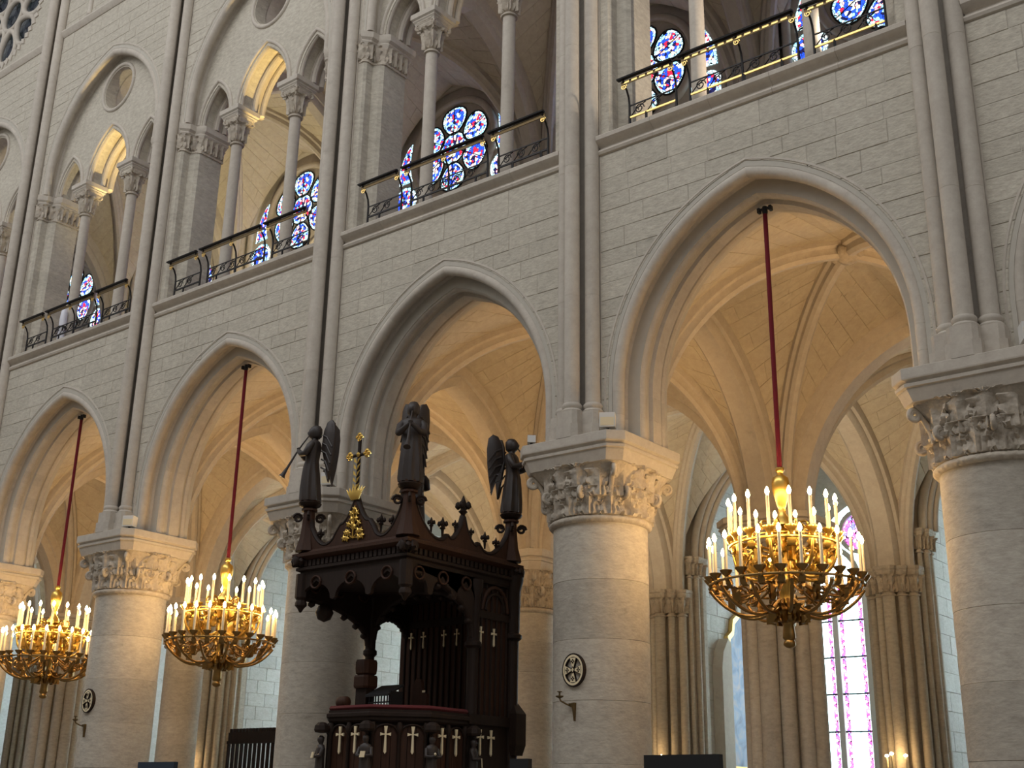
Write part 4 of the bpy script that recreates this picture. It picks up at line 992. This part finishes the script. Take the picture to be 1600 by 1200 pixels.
def fleuron(x, y, z, s=1.0):
    m_ = MB(); m_.lathe([(.02 * s, z - .1), (.03 * s, z), (.06 * s, z + .03 * s), (.03 * s, z + .06 * s), (.05 * s, z + .12 * s), (.02 * s, z + .2 * s), (.005, z + .24 * s)], 8, x, y)
    for a in range(4): 
        q = a * PI / 2 + .4; m_.lathe([(.01, z + .06 * s), (.04 * s, z + .09 * s), (.03 * s, z + .14 * s), (.01, z + .16 * s)], 6, x + .07 * s * math.cos(q), y + .07 * s * math.sin(q))
    PB(m_, 'fleuron', 'wood', 60)
for y, z, s in ((-1.05, 5.42, .6), (-.80, 5.42, .8), (-.52, 5.50, .5), (-.35, 5.74, 1.2), (-.15, 5.45, .5), (.18, 5.40, .7), (.45, 5.38, .6)): fleuron(XR - .04, y, z, s)
for x, z, s in ((13.35, 5.38, .6), (14.62, 5.42, .7), (14.85, 5.40, .6)): fleuron(x, YF + .04, z, s)
# tapered corner pinnacles with scrolled crockets
for x, y in ((XL + .05, YF + .05), (XR - .05, YF + .05), (XR - .05, YB - .05), (XL + .05, YB - .05)):
    PB(MB().loft([[(x + a * r, y + b * r, z) for a, b in ((-1, -.4), (-.4, -1), (.4, -1), (1, -.4), (1, .4), (.4, 1), (-.4, 1), (-1, .4))] for r, z in ((.17, 5.2), (.115, 5.42), (.095, 5.65), (.085, 5.82), (.12, 5.83), (.12, 5.86), (.08, 5.88), (.09, 5.93), (.15, 5.97), (.15, 6.0))]), 'pinnacle', 'woodl', 30)
    for a in range(4):
        q = a * PI / 2 + PI / 4; m_ = MB(); pp = []
        for i in range(16):
            t = i / 15 * 3 * PI; rr = .075 * (1 - .7 * i / 15); pp.append((x + (.17 + rr * math.cos(t)) * math.cos(q), y + (.17 + rr * math.cos(t)) * math.sin(q), 5.72 + rr * math.sin(t)))
        m_.tube(pp, .022, 6); PB(m_, 'scroll_crocket', 'wood', 60)
# angels on the corners
def wing_mesh(s):
    out = [(.03, .86), (.06, 1.12), (.13, 1.26), (.22, 1.29), (.29, 1.22), (.31, 1.05), (.30, .8), (.27, .55), (.22, .28), (.17, .48), (.10, .66)]
    m_ = MB(); n = len(out); cx_ = sum(p[0] for p in out) / n; cz_ = sum(p[1] for p in out) / n
    m_.loft([[(s * p[0], .03, p[1]) for p in out], [(s * (p[0] + .0), .0, p[1]) for p in out], [(s * (cx_ + (p[0] - cx_) * .8), -.02, cz_ + (p[1] - cz_) * .9) for p in out]])
    for j in range(5):
        z = 1.05 - j * .13; m_.tube([(s * .08, -.03, z), (s * .18, -.035, z - .05), (s * (.29 - .012 * j), -.02, z - .22)], .014, 5)
    return m_.mesh('wing', 50)
def angel(x, y, rz, lab):
    a = empty('angel', (x - PX, y - PY, 5.98), rz, pul); a['label'] = lab
    m_ = MB(); rings = []
    for z, rx, ry, oy, f in ((0, .17, .16, 0, .08), (.05, .175, .16, 0, .10), (.2, .165, .15, -.01, .11), (.4, .15, .135, -.015, .10), (.56, .14, .12, -.02, .07), (.66, .135, .105, -.015, .03), (.76, .15, .11, -.01, .02), (.86, .165, .115, 0, .01), (.93, .165, .10, .005, 0), (.965, .12, .08, .01, 0), (.985, .06, .055, .01, 0), (1.015, .05, .05, 0, 0),
                            (1.035, .06, .065, -.012, 0), (1.07, .076, .088, -.018, 0), (1.11, .083, .094, -.015, 0), (1.16, .08, .09, -.008, 0), (1.205, .055, .065, 0, 0), (1.225, .015, .02, 0, 0)):
        rings.append([(rx * math.cos(2 * PI * j / 36) * (1 + f * math.cos(9 * 2 * PI * j / 36)), oy + ry * math.sin(2 * PI * j / 36) * (1 + f * math.cos(9 * 2 * PI * j / 36)), z) for j in range(36)])
    m_.loft(rings)
    for s in (-1, 1):
        m_.tube([(s * .13, .0, .915), (s * .175, -.03, .85), (s * .185, -.09, .73), (s * .13, -.17, .74), (s * .05, -.225, .80), (s * .015, -.24, .83)], [.05, .058, .055, .045, .036, .03], 10)
        for f_ in range(4): m_.tube([(s * .03, -.235, .81 + .018 * f_), (0, -.268, .81 + .018 * f_), (-s * .02, -.26, .805 + .018 * f_)], .009, 5)
    m_.lathe([(.012, 0), (.018, .03), (.01, .05)], 6, 0, -.105); q = len(m_.v) - 18
    m_.v[q:] = [(a_, b_, c_ + 1.085) for a_, b_, c_ in m_.v[q:]]
    body = m_.build('statue_body', 'angel', a, 60)
    MB().loft([[(r * math.cos(2 * PI * j / 20) * .98, .018 + r * math.sin(2 * PI * j / 20), z) for j in range(20)] for r, z in ((.06, 1.02), (.088, 1.05), (.096, 1.12), (.092, 1.18), (.06, 1.225), (.01, 1.24))]).build('hair', 'angel', a, 60)
    MB().tube([(0, -.10, 1.06), (0, -.19, .93), (0, -.28, .78), (0, -.40, .55), (0, -.46, .44), (0, -.48, .40)], [.010, .012, .014, .020, .035, .055], 10).build('trumpet', 'angel', a, 60)
    for s in (-1, 1):
        w_ = link('wing', wing_mesh(s), 'angel', a, (s * .03, .10, 0), (0, 0, s * .95))
    MB().lathe([(.15, 0), (.18, -.03), (.16, -.07), (.10, -.10)], 16).build('pedestal', 'wood', a, 60)
angel(XL + .05, YF + .05, -.95, 'bronze angel blowing a trumpet on the left corner'); angel(XR - .05, YF + .05, .62, 'bronze angel with lowered trumpet on the front corner')
angel(XR - .05, YB - .05, 1.9, 'bronze angel turned away on the right corner'); angel(XL + .05, YB - .05, -2.6, 'bronze angel mostly hidden at the back corner')
# gilt cross over the front gable and the gilt foliage emblem
gx, gy = 14.10, YF + .02
m_ = MB(); m_.tube([(gx, gy, 5.88), (gx, gy, 6.80)], .028, 8); m_.tube([(gx - .16, gy, 6.56), (gx + .16, gy, 6.56)], .026, 8); PB(m_, 'cross_staff', 'wood', 60, label='dark cross staff with gilt leaves')
m_ = MB()
for x, z in ((-.18, 6.56), (.18, 6.56), (0, 6.84)):
    for dx, dz in ((0, .04), (.04, 0), (-.04, 0), (0, -.04)): m_.loft([[(gx + x + dx + .035 * math.cos(t) * r, gy - .02 + dy, z + dz + .035 * math.sin(t) * r) for t in [2 * PI * j / 8 for j in range(8)]] for r, dy in ((.3, -.03), (1, 0), (.3, .05))])
for i in range(5):
    z = 6.02 + i * .10
    for s in (-1, 1): m_.add([(gx, gy - .03, z), (gx + s * .05, gy - .05, z + .03), (gx + s * .075, gy - .03, z + .10), (gx + s * .02, gy - .045, z + .06)], [(0, 1, 2, 3)])
for i in range(7):
    a = (i - 3) * .22; b0 = gx + .02 * (i - 3)
    m_.loft([[(b0 - .016, gy - .04, 5.86), (b0 + .016, gy - .04, 5.86), (b0, gy - .01, 5.86)], [(b0 + .11 * math.sin(a) - .024, gy - .05, 5.98), (b0 + .11 * math.sin(a) + .024, gy - .05, 5.98), (b0 + .11 * math.sin(a), gy - .01, 5.98)], [(b0 + .22 * math.sin(a) - .003, gy - .03, 6.10 - .02 * abs(i - 3)), (b0 + .22 * math.sin(a) + .003, gy - .03, 6.10 - .02 * abs(i - 3)), (b0 + .22 * math.sin(a), gy - .02, 6.10 - .02 * abs(i - 3))]])
m_.lathe([(.01, 6.52), (.045, 6.56), (.01, 6.60)], 4, gx, gy - .02); PB(m_, 'gilt_cross_foliage', 'gold', 30)
m_ = MB(); m_.tube([(gx, YF - .015, 5.28), (gx, YF - .02, 5.70)], .014, 6)
for i, (dx, dz) in enumerate(((0, .42), (-.06, .36), (.06, .36), (-.05, .27), (.05, .27), (-.11, .20), (.11, .20), (-.02, .19), (.02, .15), (-.16, .08), (.16, .08), (-.10, .08), (.10, .08), (-.19, 0), (.19, .0), (-.12, -.01), (.12, -.01))):
    m_.loft([[(gx + dx + r * .040 * (1 + .38 * math.cos(5 * t)) * math.cos(t + i), YF - .01 + dy, 5.30 + dz + r * .044 * (1 + .38 * math.cos(5 * t)) * math.sin(t + i)) for t in [2 * PI * j / 10 for j in range(10)]] for r, dy in ((.9, .02), (1, -.008), (.35, -.018))])
    m_.tube([(gx, YF - .015, 5.28 + max(0, dz - .08)), (gx + dx, YF - .015, 5.30 + dz)], .006, 5)
PB(m_, 'gilt_emblem', 'gold', 40)
# posts
for x, y, z0, z1, r in ((13.0, 0, 2.6, 4.80, .075), (15.13, 0.0, 1.2, 4.80, .085), (15.16, .90, 0, 5.0, .10)):
    PB(MB().lathe([(r * 1.3, z0), (r * 1.3, z0 + .12), (r, z0 + .18), (r, z1 - 1.02), (r * 1.5, z1 - .98), (r * 1.5, z1 - .93), (r * 1.1, z1 - .9), (r * 1.2, z1 - .25), (r * 1.6, z1 - .1), (r * 1.6, z1)], 12, x, y), 'post', 'wood', 40)
# boarded back and right side, boards one by one, with gilt crosses
def cross_mb(h):
    w_ = h * .07; m_ = MB()
    poly = [(-w_ * .7, -h * .46), (-w_ * .55, h * .12), (-h * .20, h * .10), (-h * .20, h * .25), (-w_ * .6, h * .22), (-w_ * 1.1, h * .5), (w_ * 1.1, h * .5), (w_ * .6, h * .22), (h * .20, h * .25), (h * .20, h * .10), (w_ * .55, h * .12), (w_ * .7, -h * .46), (0, -h * .52)]
    poly = [(x, z) for x, z in poly]
    m_.loft([[(x, 0, z) for x, z in [(-w_ * .75, -h * .42), (0, -h * .5), (w_ * .75, -h * .42), (w_ * .5, h * .15), (w_ * .5, h * .25), (w_ * .95, h * .5), (-w_ * .95, h * .5), (-w_ * .5, h * .25), (-w_ * .5, h * .15)]], [(x, -.02, z) for x, z in [(-w_ * .75, -h * .42), (0, -h * .5), (w_ * .75, -h * .42), (w_ * .5, h * .15), (w_ * .5, h * .25), (w_ * .95, h * .5), (-w_ * .95, h * .5), (-w_ * .5, h * .25), (-w_ * .5, h * .15)]]])
    m_.loft([[(x, 0.002, z) for x, z in [(-h * .20, h * .15), (-w_, h * .19), (w_, h * .19), (h * .20, h * .15), (h * .20, h * .27), (w_, h * .23), (-w_, h * .23), (-h * .20, h * .27)]], [(x, -.022, z) for x, z in [(-h * .20, h * .15), (-w_, h * .19), (w_, h * .19), (h * .20, h * .15), (h * .20, h * .27), (w_, h * .23), (-w_, h * .23), (-h * .20, h * .27)]]])
    me = m_.mesh('gilt_cross', 0); me.materials.append(M['inlay']); return me
CR1, CR2 = cross_mb(.27), cross_mb(.37)
bd = MB().loft([[(x, y, z) for x, y in ((-.058, 0), (-.05, -.02), (.05, -.02), (.058, 0), (.058, .02), (-.058, .02))] for z in (2.2, 4.80)]).mesh('board', 0); bd.materials.append(M['woodl'])
bar = MB().loft([[(.018 * math.cos(t), -.02 + .018 * math.sin(t), z) for t in [2 * PI * j / 8 for j in range(8)]] for z in (2.2, 4.75)]).mesh('moulding', 40); bar.materials.append(M['wood'])
for i in range(19):
    x = 12.93 + i * .122; link('board', bd, None, pul, (x - PX, .84 - PY, 0)); link('moulding', bar, None, pul, (x + .061 - PX, .83 - PY, 0))
for i in range(7):
    y = .08 + i * .122; link('board', bd, None, pul, (15.13 - PX, y - PY, 0), (0, 0, PI / 2)); link('moulding', bar, None, pul, (15.14 - PX, y + .061 - PY, 0), (0, 0, PI / 2))
PB(MB().box(12.87, 15.2, .86, .90, 2.2, 4.85).box(15.06, 15.10, .0, .90, 2.2, 4.85), 'back_frame', 'wood')
PB(MB().box(12.87, 15.2, .79, .88, 4.30, 4.42).box(15.09, 15.18, .0, .90, 4.25, 4.36), 'panel_rail', 'wood')
PB(MB().tube([(15.17, .45 - .30 * math.cos(PI * i / 14), 4.38 + .36 * math.sin(PI * i / 14)) for i in range(15)], .03, 8), 'panel_arch', 'woodl', 60)
PB(MB().tube([(15.17, .45 - .22 * math.cos(PI * i / 14), 4.38 + .26 * math.sin(PI * i / 14)) for i in range(15)], .022, 8), 'panel_arch', 'wood', 60)
for x in (13.142, 13.411, 13.854, 14.125): link('gilt_cross', CR1, None, pul, (x - PX, .80 - PY, 4.10))
for y in (.11, .42): link('gilt_cross', CR1, None, pul, (15.175 - PX, y - PY, 3.98), (0, 0, PI / 2))
# tub: octagon of panels
OC = [(13.79, -1.55), (14.61, -1.55), (15.2, -.96), (15.2, -.14), (14.61, .45), (13.79, .45), (13.2, -.14), (13.2, -.96)]
def octz(f, z): return [(14.2 + (x - 14.2) * f, -.55 + (y + .55) * f, z) for x, y in OC]
PB(MB().loft([octz(f, z) for f, z in ((.2, 0), (.2, .9), (.3, 1.1), (.62, 1.45), (.92, 1.70), (.94, 1.75))]), 'tub_foot', 'wood')
PB(MB().loft([octz(f, z) for f, z in ((.97, 2.66), (1.0, 2.69), (1.0, 2.72), (1.03, 2.74), (1.03, 2.78), (1.0, 2.80), (1.0, 2.83))]), 'tub_cornice', 'wood')
PB(MB().loft([octz(f, z) for f, z in ((.94, 2.82), (.98, 2.83), (1.0, 2.86), (.98, 2.895), (.93, 2.90))]), 'velvet_cushion', 'cushion', 60, label='dark red velvet rim cushion')
PB(MB().loft([octz(f, z) for f, z in ((.92, 1.72), (.92, 2.68))]), 'tub_core', 'wood')
for i in range(8):
    (xa, ya), (xb, yb) = OC[i], OC[(i + 1) % 8]; cxm, cym = (xa + xb) / 2, (ya + yb) / 2; ln = math.hypot(xb - xa, yb - ya); an = math.atan2(yb - ya, xb - xa)
    p = empty('tub_panel', (cxm - PX, cym - PY, 0), an, pul)
    nb = 6
    for j in range(nb):
        u = -ln * .42 + (j + .5) * ln * .84 / nb
        MB().box(u - ln * .42 / nb + .004, u + ln * .42 / nb - .004, .035, .06, 1.75, 2.62).build('panel_board', 'woodl', p, 0)
    for u in (-ln * .44, 0, ln * .44): MB().lathe([(.035, 1.75), (.028, 1.8), (.028, 2.5), (.045, 2.53), (.045, 2.60), (.03, 2.66)], 8, u, .02).build('colonnette', 'wood', p, 40)
    for u in (-ln * .22, ln * .22): MB().tube([(u - ln * .18 * math.cos(PI * q / 8), .02, 2.54 + .09 * math.sin(PI * q / 8)) for q in range(9)], .016, 6).build('panel_arch', 'wood', p, 60)
    if i in (0, 1, 2):
        for u in (-.15, .15): link('gilt_cross', CR2, None, p, (u * (1.0 if i != 1 else 1.25), .005, 2.42))
PB(MB().box(15.06, 15.18, -.14, .95, 1.2, 2.72), 'side_parapet', 'wood'); PB(MB().box(15.04, 15.22, -.14, 1.0, 2.70, 2.84), 'side_rail', 'wood')
for y in (.13, .38): link('gilt_cross', CR2, None, pul, (15.195 - PX, y - PY, 2.45), (0, 0, PI / 2))
PB(MB().loft([[(15.20 + a, .92 + b, z) for a, b in ((-.10, -.10), (.10, -.10), (.10, .10), (-.10, .10))] for z in (2.3, 2.32)] + [[(15.22 + a, .92 + b, z) for a, b in ((-.12, -.12), (.12, -.12), (.12, .12), (-.12, .12))] for z in (2.45, 2.9)] + [[(15.18 + a, .92 + b, 3.05) for a, b in ((-.06, -.06), (.06, -.06), (.06, .06), (-.06, .06))]]), 'corner_box', 'wood')
# small saints against the tub corners
for i, (bk, lab) in enumerate(((1, 'carved saint holding a gilt book'), (1, 'carved saint holding a tilted gilt book'), (0, 'carved saint with folded hands'), (0, 'carved saint with a staff'))):
    x, y = OC[i]; dx, dy = (x - 14.2), (y + .55); d = math.hypot(dx, dy); st = empty('saint_figure', (x + dx / d * .09 - PX, y + dy / d * .09 - PY, 1.82), math.atan2(dx, -dy), pul); st['label'] = lab
    m_ = MB(); m_.loft([[(rx * math.cos(2 * PI * j / 20) * (1 + f * math.cos(7 * 2 * PI * j / 20)), oy + ry * math.sin(2 * PI * j / 20), z) for j in range(20)] for z, rx, ry, oy, f in ((0, .085, .075, 0, .08), (.25, .08, .065, 0, .1), (.38, .075, .06, 0, .04), (.48, .095, .06, 0, 0), (.53, .075, .05, 0, 0), (.55, .03, .03, 0, 0), (.565, .03, .035, 0, 0), (.60, .044, .05, -.005, 0), (.64, .042, .048, 0, 0), (.665, .015, .02, 0, 0))])
    for s in (-1, 1): m_.tube([(s * .08, 0, .49), (s * .105, -.04, .39), (s * .04, -.09, .38), (0, -.10, .40)], [.03, .03, .024, .018], 8)
    m_.build('statue_body', 'angel', st, 60)
    MB().box(-.10, .10, -.10, .06, -.05, 0).build('pedestal', 'wood', st, 0); MB().lathe([(.02, .70), (.10, .71), (.115, .74), (.105, .80), (.06, .84), (.02, .85)], 8).build('statue_canopy', 'wood', st, 0)
    if bk: MB().loft([[(-.035, -.13, .36), (.035, -.13, .36), (.045, -.12, .44), (-.025, -.12, .44)], [(-.035, -.11, .36), (.035, -.11, .36), (.045, -.10, .44), (-.025, -.10, .44)]]).build('gilt_book', 'inlay', st, 0)
    elif i == 3: MB().tube([(.02, -.12, .40), (.10, -.13, -.05)], .008, 6).build('staff', 'inlay', st)
    else: MB().lathe([(.005, .40), (.022, .42), (.005, .44)], 8, 0, -.115).build('gilt_book', 'inlay', st)
# things on the pulpit
def cushion_roll(x, y, z, r, w_, lab):
    o = tag(empty('leather_bolster', (x, y, z)), lab, 'cushion')
    MB().loft([[(u, r * math.cos(t) * f, r + r * math.sin(t) * f) for t in [2 * PI * j / 16 for j in range(16)]] for u, f in ((-w_ / 2, .6), (-w_ / 2 + .02, .95), (-w_ / 2 + .05, 1), (w_ / 2 - .05, 1), (w_ / 2 - .02, .95), (w_ / 2, .6))]).build('roll', 'woodl', o, 50)
    for s in (-1, 1): MB().lathe([(.03, 0), (.03, r * .6)], 8, s * w_ * .25, 0).build('stud', 'wood', o)
cushion_roll(13.52, -1.02, 2.91, .085, .20, 'small brown roll on the left pulpit rim')
tb = tag(empty('armrest_block', (13.56, -.62, 2.91)), 'stacked brown wooden blocks standing on the pulpit rim before the bright gap', 'stand')
MB().box(-.11, .11, -.09, .09, 0, .33).build('stem', 'wood', tb, 0)
MB().loft([[(x * f, y * f, z) for x, y in oct_pts(.15, .05)] for f, z in ((.9, .31), (1, .34), (1, .47), (.9, .50))]).build('lower_block', 'woodl', tb, 20)
MB().loft([[(x * f, y * f, z) for x, y in oct_pts(.14, .05)] for f, z in ((.7, .50), (.95, .53), (1, .59), (1, .69), (.9, .73))]).build('upper_block', 'woodl', tb, 20)
lc = tag(empty('reading_desk', (13.95, -.62, 2.91)), 'black slatted reading desk silhouetted on the pulpit against the bright gap', 'lectern')
for i in range(7): MB().box(-.20 + i * .06, -.185 + i * .06, -.10, -.085, 0, .19).build('slat', 'black', lc, 0)
MB().loft([[(x, -.16, .17), (x, .18, .33), (x, .18, .36), (x, -.16, .20)] for x in (-.22, .24)]).build('desk_board', 'black', lc, 0)
MB().box(-.22, .24, -.10, -.08, .08, .10).box(.20, .235, -.10, .16, 0, .25).build('desk_frame', 'black', lc, 0)
sb = tag(empty('seat_back', (14.22, -.12, 2.91)), 'brown wooden seat back inside the pulpit below the small crosses', 'seat')
MB().loft([[(-.14, y, 0), (.16, y, 0), (.16, y, .24), (.08, y, .26), (.03, y, .45), (-.06, y, .48), (-.14, y, .36)] for y in (-.03, .03)]).build('side_panel', 'woodl', sb, 0)
MB().box(.08, .13, -.045, -.03, .26, .29).box(-.14, .16, -.05, .05, .0, .04).build('trim_rail', 'inlay', sb, 0)

# ================================================================= smaller things on the columns
def consecration(k, lab, blab):
    d = tag(empty('cross_disc', (k * L + .02, .48 - .69, 3.35)), lab, 'emblem')
    def R(pts, y0, y1, m, nm): MB().prism(pts, y0, y1).build(nm, m, d, 0)
    m_ = MB()
    for r0, r1, mt, nm in ((.225, .205, 'wood', 'outer_rim'), (.205, .175, 'inlay', 'gilt_ring'), (.175, .165, 'wood', 'inner_rim')):
        m_ = MB()
        for j in range(36):
            a0, a1 = 2 * PI * j / 36, 2 * PI * (j + 1) / 36
            m_.prism([(r1 * math.cos(a0) * .8, r1 * math.sin(a0)), (r0 * math.cos(a0) * .8, r0 * math.sin(a0)), (r0 * math.cos(a1) * .8, r0 * math.sin(a1)), (r1 * math.cos(a1) * .8, r1 * math.sin(a1))], -.03, .06)
        m_.build(nm, mt, d, 0)
    for j in range(4):
        a = j * PI / 2
        def T(p, q): x = p * math.cos(a) - q * math.sin(a); z = p * math.sin(a) + q * math.cos(a); return (x * .8, z)
        MB().prism([T(-.020, .03), T(-.068, .165), T(.068, .165), T(.020, .03)], -.025, .05).build('cross_arm', 'wood', d, 0)
        MB().prism([T(-.012, .035), T(-.058, .163), T(.058, .163), T(.012, .035)], -.032, .03).build('cross_arm_gilt', 'inlay', d, 0)
        for dx, dz in ((0, .135), (-.022, .115), (.022, .115), (0, .095)):
            c = T(dx, dz); MB().prism(circ(c[0], c[1], .011, 8), -.037, -.02).build('trefoil', 'wood', d, 0)
    MB().prism([(0, .05), (-.035, 0), (0, -.05), (.035, 0)], -.035, .03).build('centre_lozenge', 'wood', d, 0); MB().prism([(0, .03), (-.02, 0), (0, -.03), (.02, 0)], -.04, .03).build('centre_gilt', 'inlay', d, 0)
    b = tag(empty('candle_bracket', (k * L - .02, .48 - .70, 2.80)), blab, 'bracket')
    MB().prism([(-.03, .11), (.07, .12), (.07, .10), (.06, -.12), (.03, .06)], -.03, .03).build('bracket_plate', 'dullgilt', b, 0)
    MB().tube([(.0, .03, .07), (-.04, -.06, .10), (-.09, -.12, .14), (-.10, -.13, .18)], .012, 7).build('arm', 'dullgilt', b)
    MB().lathe([(.01, .17), (.05, .19), (.055, .205), (.02, .21)], 10, -.10, -.13).lathe([(.012, .20), (.012, .25), (.035, .255), (.035, .265)], 8, -.10, -.13).build('drip_pan', 'dullgilt', b)
consecration(3, 'large round gilt cross emblem on the column right of the pulpit', 'small metal candle bracket below the large gilt cross emblem')
consecration(1, 'round cross emblem on the column between the left chandeliers', 'small metal candle bracket below the left cross emblem')
def flood(x, y, z, rz, lab, s=1.0):
    o = tag(empty('floodlight', (x, y, z), rz), lab, 'lamp', 'floodlights on the capitals')
    MB().loft([[(a * .11 * s, b, c) for a, c in ((-1, .05), (1, .05), (1, .26 * s), (-1, .26 * s))] for b in (-.10 * s, .10 * s)]).build('housing', 'white', o, 0)
    MB().box(-.095 * s, .095 * s, -.105 * s, -.098 * s, .07, .19 * s).build('lens', 'lens', o, 0); MB().box(-.02, .02, -.02, .02, 0, .06).box(-.06, .06, -.06, .06, 0, .012).build('foot', 'black', o, 0)
flood(17.78, -.32, Z_AB, .5, 'white floodlight on the capital right of the pulpit'); flood(6.42, -.25, Z_AB, .5, 'white floodlight on the capital between the left chandeliers')
flood(12.10, -.30, Z_AB, .5, 'white floodlight behind the left trumpet angel'); flood(23.55, -.35, Z_AB, .5, 'white floodlight at the right picture edge on the nearest capital')
flood(16.45, -.35, Z_AB, -.9, 'small grey spotlight on the left end of the capital above the right angel', .6)
# sconces with candle bulbs on two chapel piers
def sconce(x, y, z, bulbs, lab, grp):
    o = tag(empty('candle_sconce', (x, y, z)), lab, 'sconce', grp)
    MB().tube([(0, .12, -.35), (0, 0, -.25), (0, 0, 0)], .02, 8).build('stem', 'dullgilt', o)
    for dx, dy, h in bulbs:
        MB().tube([(0, 0, -.12), (dx * .7, dy * .6, -.16), (dx, dy, -.02)], .012, 6).build('arm', 'dullgilt', o)
        MB().lathe([(.012, -.05), (.05, -.02), (.055, 0), (.02, .005)], 10, dx, dy).build('drip_pan', 'dullgilt', o)
        cd_ = link('candle', CH['candle'], None, o, (dx, dy, 0)); cd_.scale = (1, 1, h / .4); b_ = link('bulb', CH['bulb'], None, cd_, (0, 0, .40)); b_.scale = (1.5, 1.5, .6)
sconce(17.05, 11.02, 2.36, ((-.12, -.02, .30), (.02, -.12, .33), (.26, 0, .30)), 'three-candle sconce on the right chapel pier near the bottom edge', None)
sconce(11.40, 11.02, 2.45, ((-.18, -.05, .28), (.20, -.05, .26)), 'candle sconce on the chapel pier behind the black screen', None)
sconce(.05 - L, 11.02, 2.45, ((-.18, -.05, .28), (.20, -.05, .26)), 'candle sconce on the chapel pier behind the dark crenellated screen', None)
# painting and retable in the chapel behind the big chandelier
pt = tag(empty('framed_painting', (2 * L + .36, 14.7, 2.45)), 'tall blue-toned painting in a shaped gilt frame on the bright chapel wall', 'painting')
po = [(-.85, 0), (.85, 0), (.85, 3.3), (.62, 3.45), (.55, 3.75), (.2, 3.98), (-.2, 3.98), (-.55, 3.75), (-.62, 3.45), (-.85, 3.3)]
pi_ = [(x * .86, .15 + z * .93) for x, z in po]
m_ = MB()
for i in range(len(po)):
    j = (i + 1) % len(po); m_.prism([po[i], po[j], pi_[j], pi_[i]], 0, .12, 'x')
m_.build('gilt_frame', 'gilt', pt, 0)
m, n, l, b = mat('painted_canvas'); tc = n.new('ShaderNodeTexCoord'); nz = n.new('ShaderNodeTexNoise'); nz.inputs['Scale'].default_value = 2.2; nz.inputs['Detail'].default_value = 5; nz.inputs['Distortion'].default_value = 1.2; l.new(tc.outputs['Object'], nz.inputs['Vector'])
rp = n.new('ShaderNodeValToRGB'); rp.color_ramp.elements[0].position = .30; rp.color_ramp.elements[0].color = (.05, .08, .16, 1); rp.color_ramp.elements[1].position = .75; rp.color_ramp.elements[1].color = (.55, .42, .34, 1); e = rp.color_ramp.elements.new(.5); e.color = (.16, .26, .42, 1)
l.new(nz.outputs['Fac'], rp.inputs[0]); l.new(rp.outputs[0], b.inputs['Base Color']); b.inputs['Roughness'].default_value = .35; M['canvas'] = m
MB().prism(pi_, .02, .06, 'x').build('canvas', 'canvas', pt, 0)
rt_ = tag(empty('stone_retable', (2 * L + .36, 13.45, 0)), 'pale stone slab standing against the chapel wall left of the painting', 'slab')
MB().loft([[(x, y, z) for y, z in ((-.25, 0), (.25, 0), (.25, 5.55), (.12, 5.65), (-.15, 5.3), (-.25, 4.9))] for x in (0, .28)]).build('slab', 'trim', rt_, 0); MB().box(0, .36, -.3, .3, 0, .9).build('slab_base', 'trim', rt_, 0)
# dark crenellated wooden screen at the left chapel
sx0, sx1 = -3.75, -1.35
ws = tag(empty('wooden_screen', (sx0, 10.95, 0)), 'dark wooden screen with crenellated top between left chapel piers', 'screen')
W = sx1 - sx0
MB().box(0, W, -.04, .04, 0, 2.4).build('lower_panel', 'wood', ws, 0); MB().box(0, W, -.05, .05, 3.28, 3.55).build('top_rail', 'wood', ws, 0); MB().box(-.02, W + .02, -.08, .08, 3.22, 3.30).build('cornice', 'wood', ws, 0)
sl = MB().box(-.035, .035, -.04, .04, 2.4, 3.25).mesh('slat', 0); sl.materials.append(M['wood']); th = MB().box(-.05, .05, -.03, .03, 3.55, 3.66).mesh('merlon', 0); th.materials.append(M['wood'])
for i in range(13): link('slat', sl, None, ws, (i * W / 12, 0, 0))
for i in range(16): link('merlon', th, None, ws, ((i + .5) * W / 16, 0, 0))
# screens and equipment cut by the bottom edge
def screen(x, y, w_, top, m, lab, rz=0):
    o = tag(empty('display_screen', (x, y, 0), rz), lab, 'screen')
    MB().box(-w_ / 2, w_ / 2, -.04, .04, top - .62, top).build('casing', m, o, 0); MB().box(-w_ / 2 + .03, w_ / 2 - .03, .04, .045, top - .58, top - .04).build('panel', 'black', o, 0)
    MB().box(-.05, .05, -.03, .03, .03, top - .5).build('stand', 'black', o, 0); MB().box(-.3, .3, -.2, .2, 0, .03).build('foot', 'black', o, 0)
screen(19.84, -2.0, .94, 2.15, 'black', 'black flat screen below the largest chandelier, cut by the bottom edge')
screen(9.18, -1.0, .98, 2.18, 'navy', 'dark blue flat screen left of the pulpit, cut by the bottom edge')
screen(16.84, -1.0, .30, 2.17, 'black', 'small black screen between pulpit and gilt cross column at the bottom edge')
# wrapped object on the left gallery
wr = tag(empty('wrapped_bundle', (1.95, .26, ZG)), 'white wrapped upright bundle behind the far left gallery railing', 'bundle')
MB().loft([[(.09 * f * math.cos(2 * PI * j / 16) * (1 + .12 * math.sin(3 * 2 * PI * j / 16 + z * 5)), .08 * f * math.sin(2 * PI * j / 16), z) for j in range(16)] for f, z in ((1.1, 0), (1, .2), (.95, .45), (1.05, .7), (.9, .9), (.5, 1.0), (.1, 1.02))]).build('cloth', 'sheet', wr, 60)
MB().lathe([(.10, .5), (.108, .515), (.10, .53)], 16).build('tie', 'iron', wr)
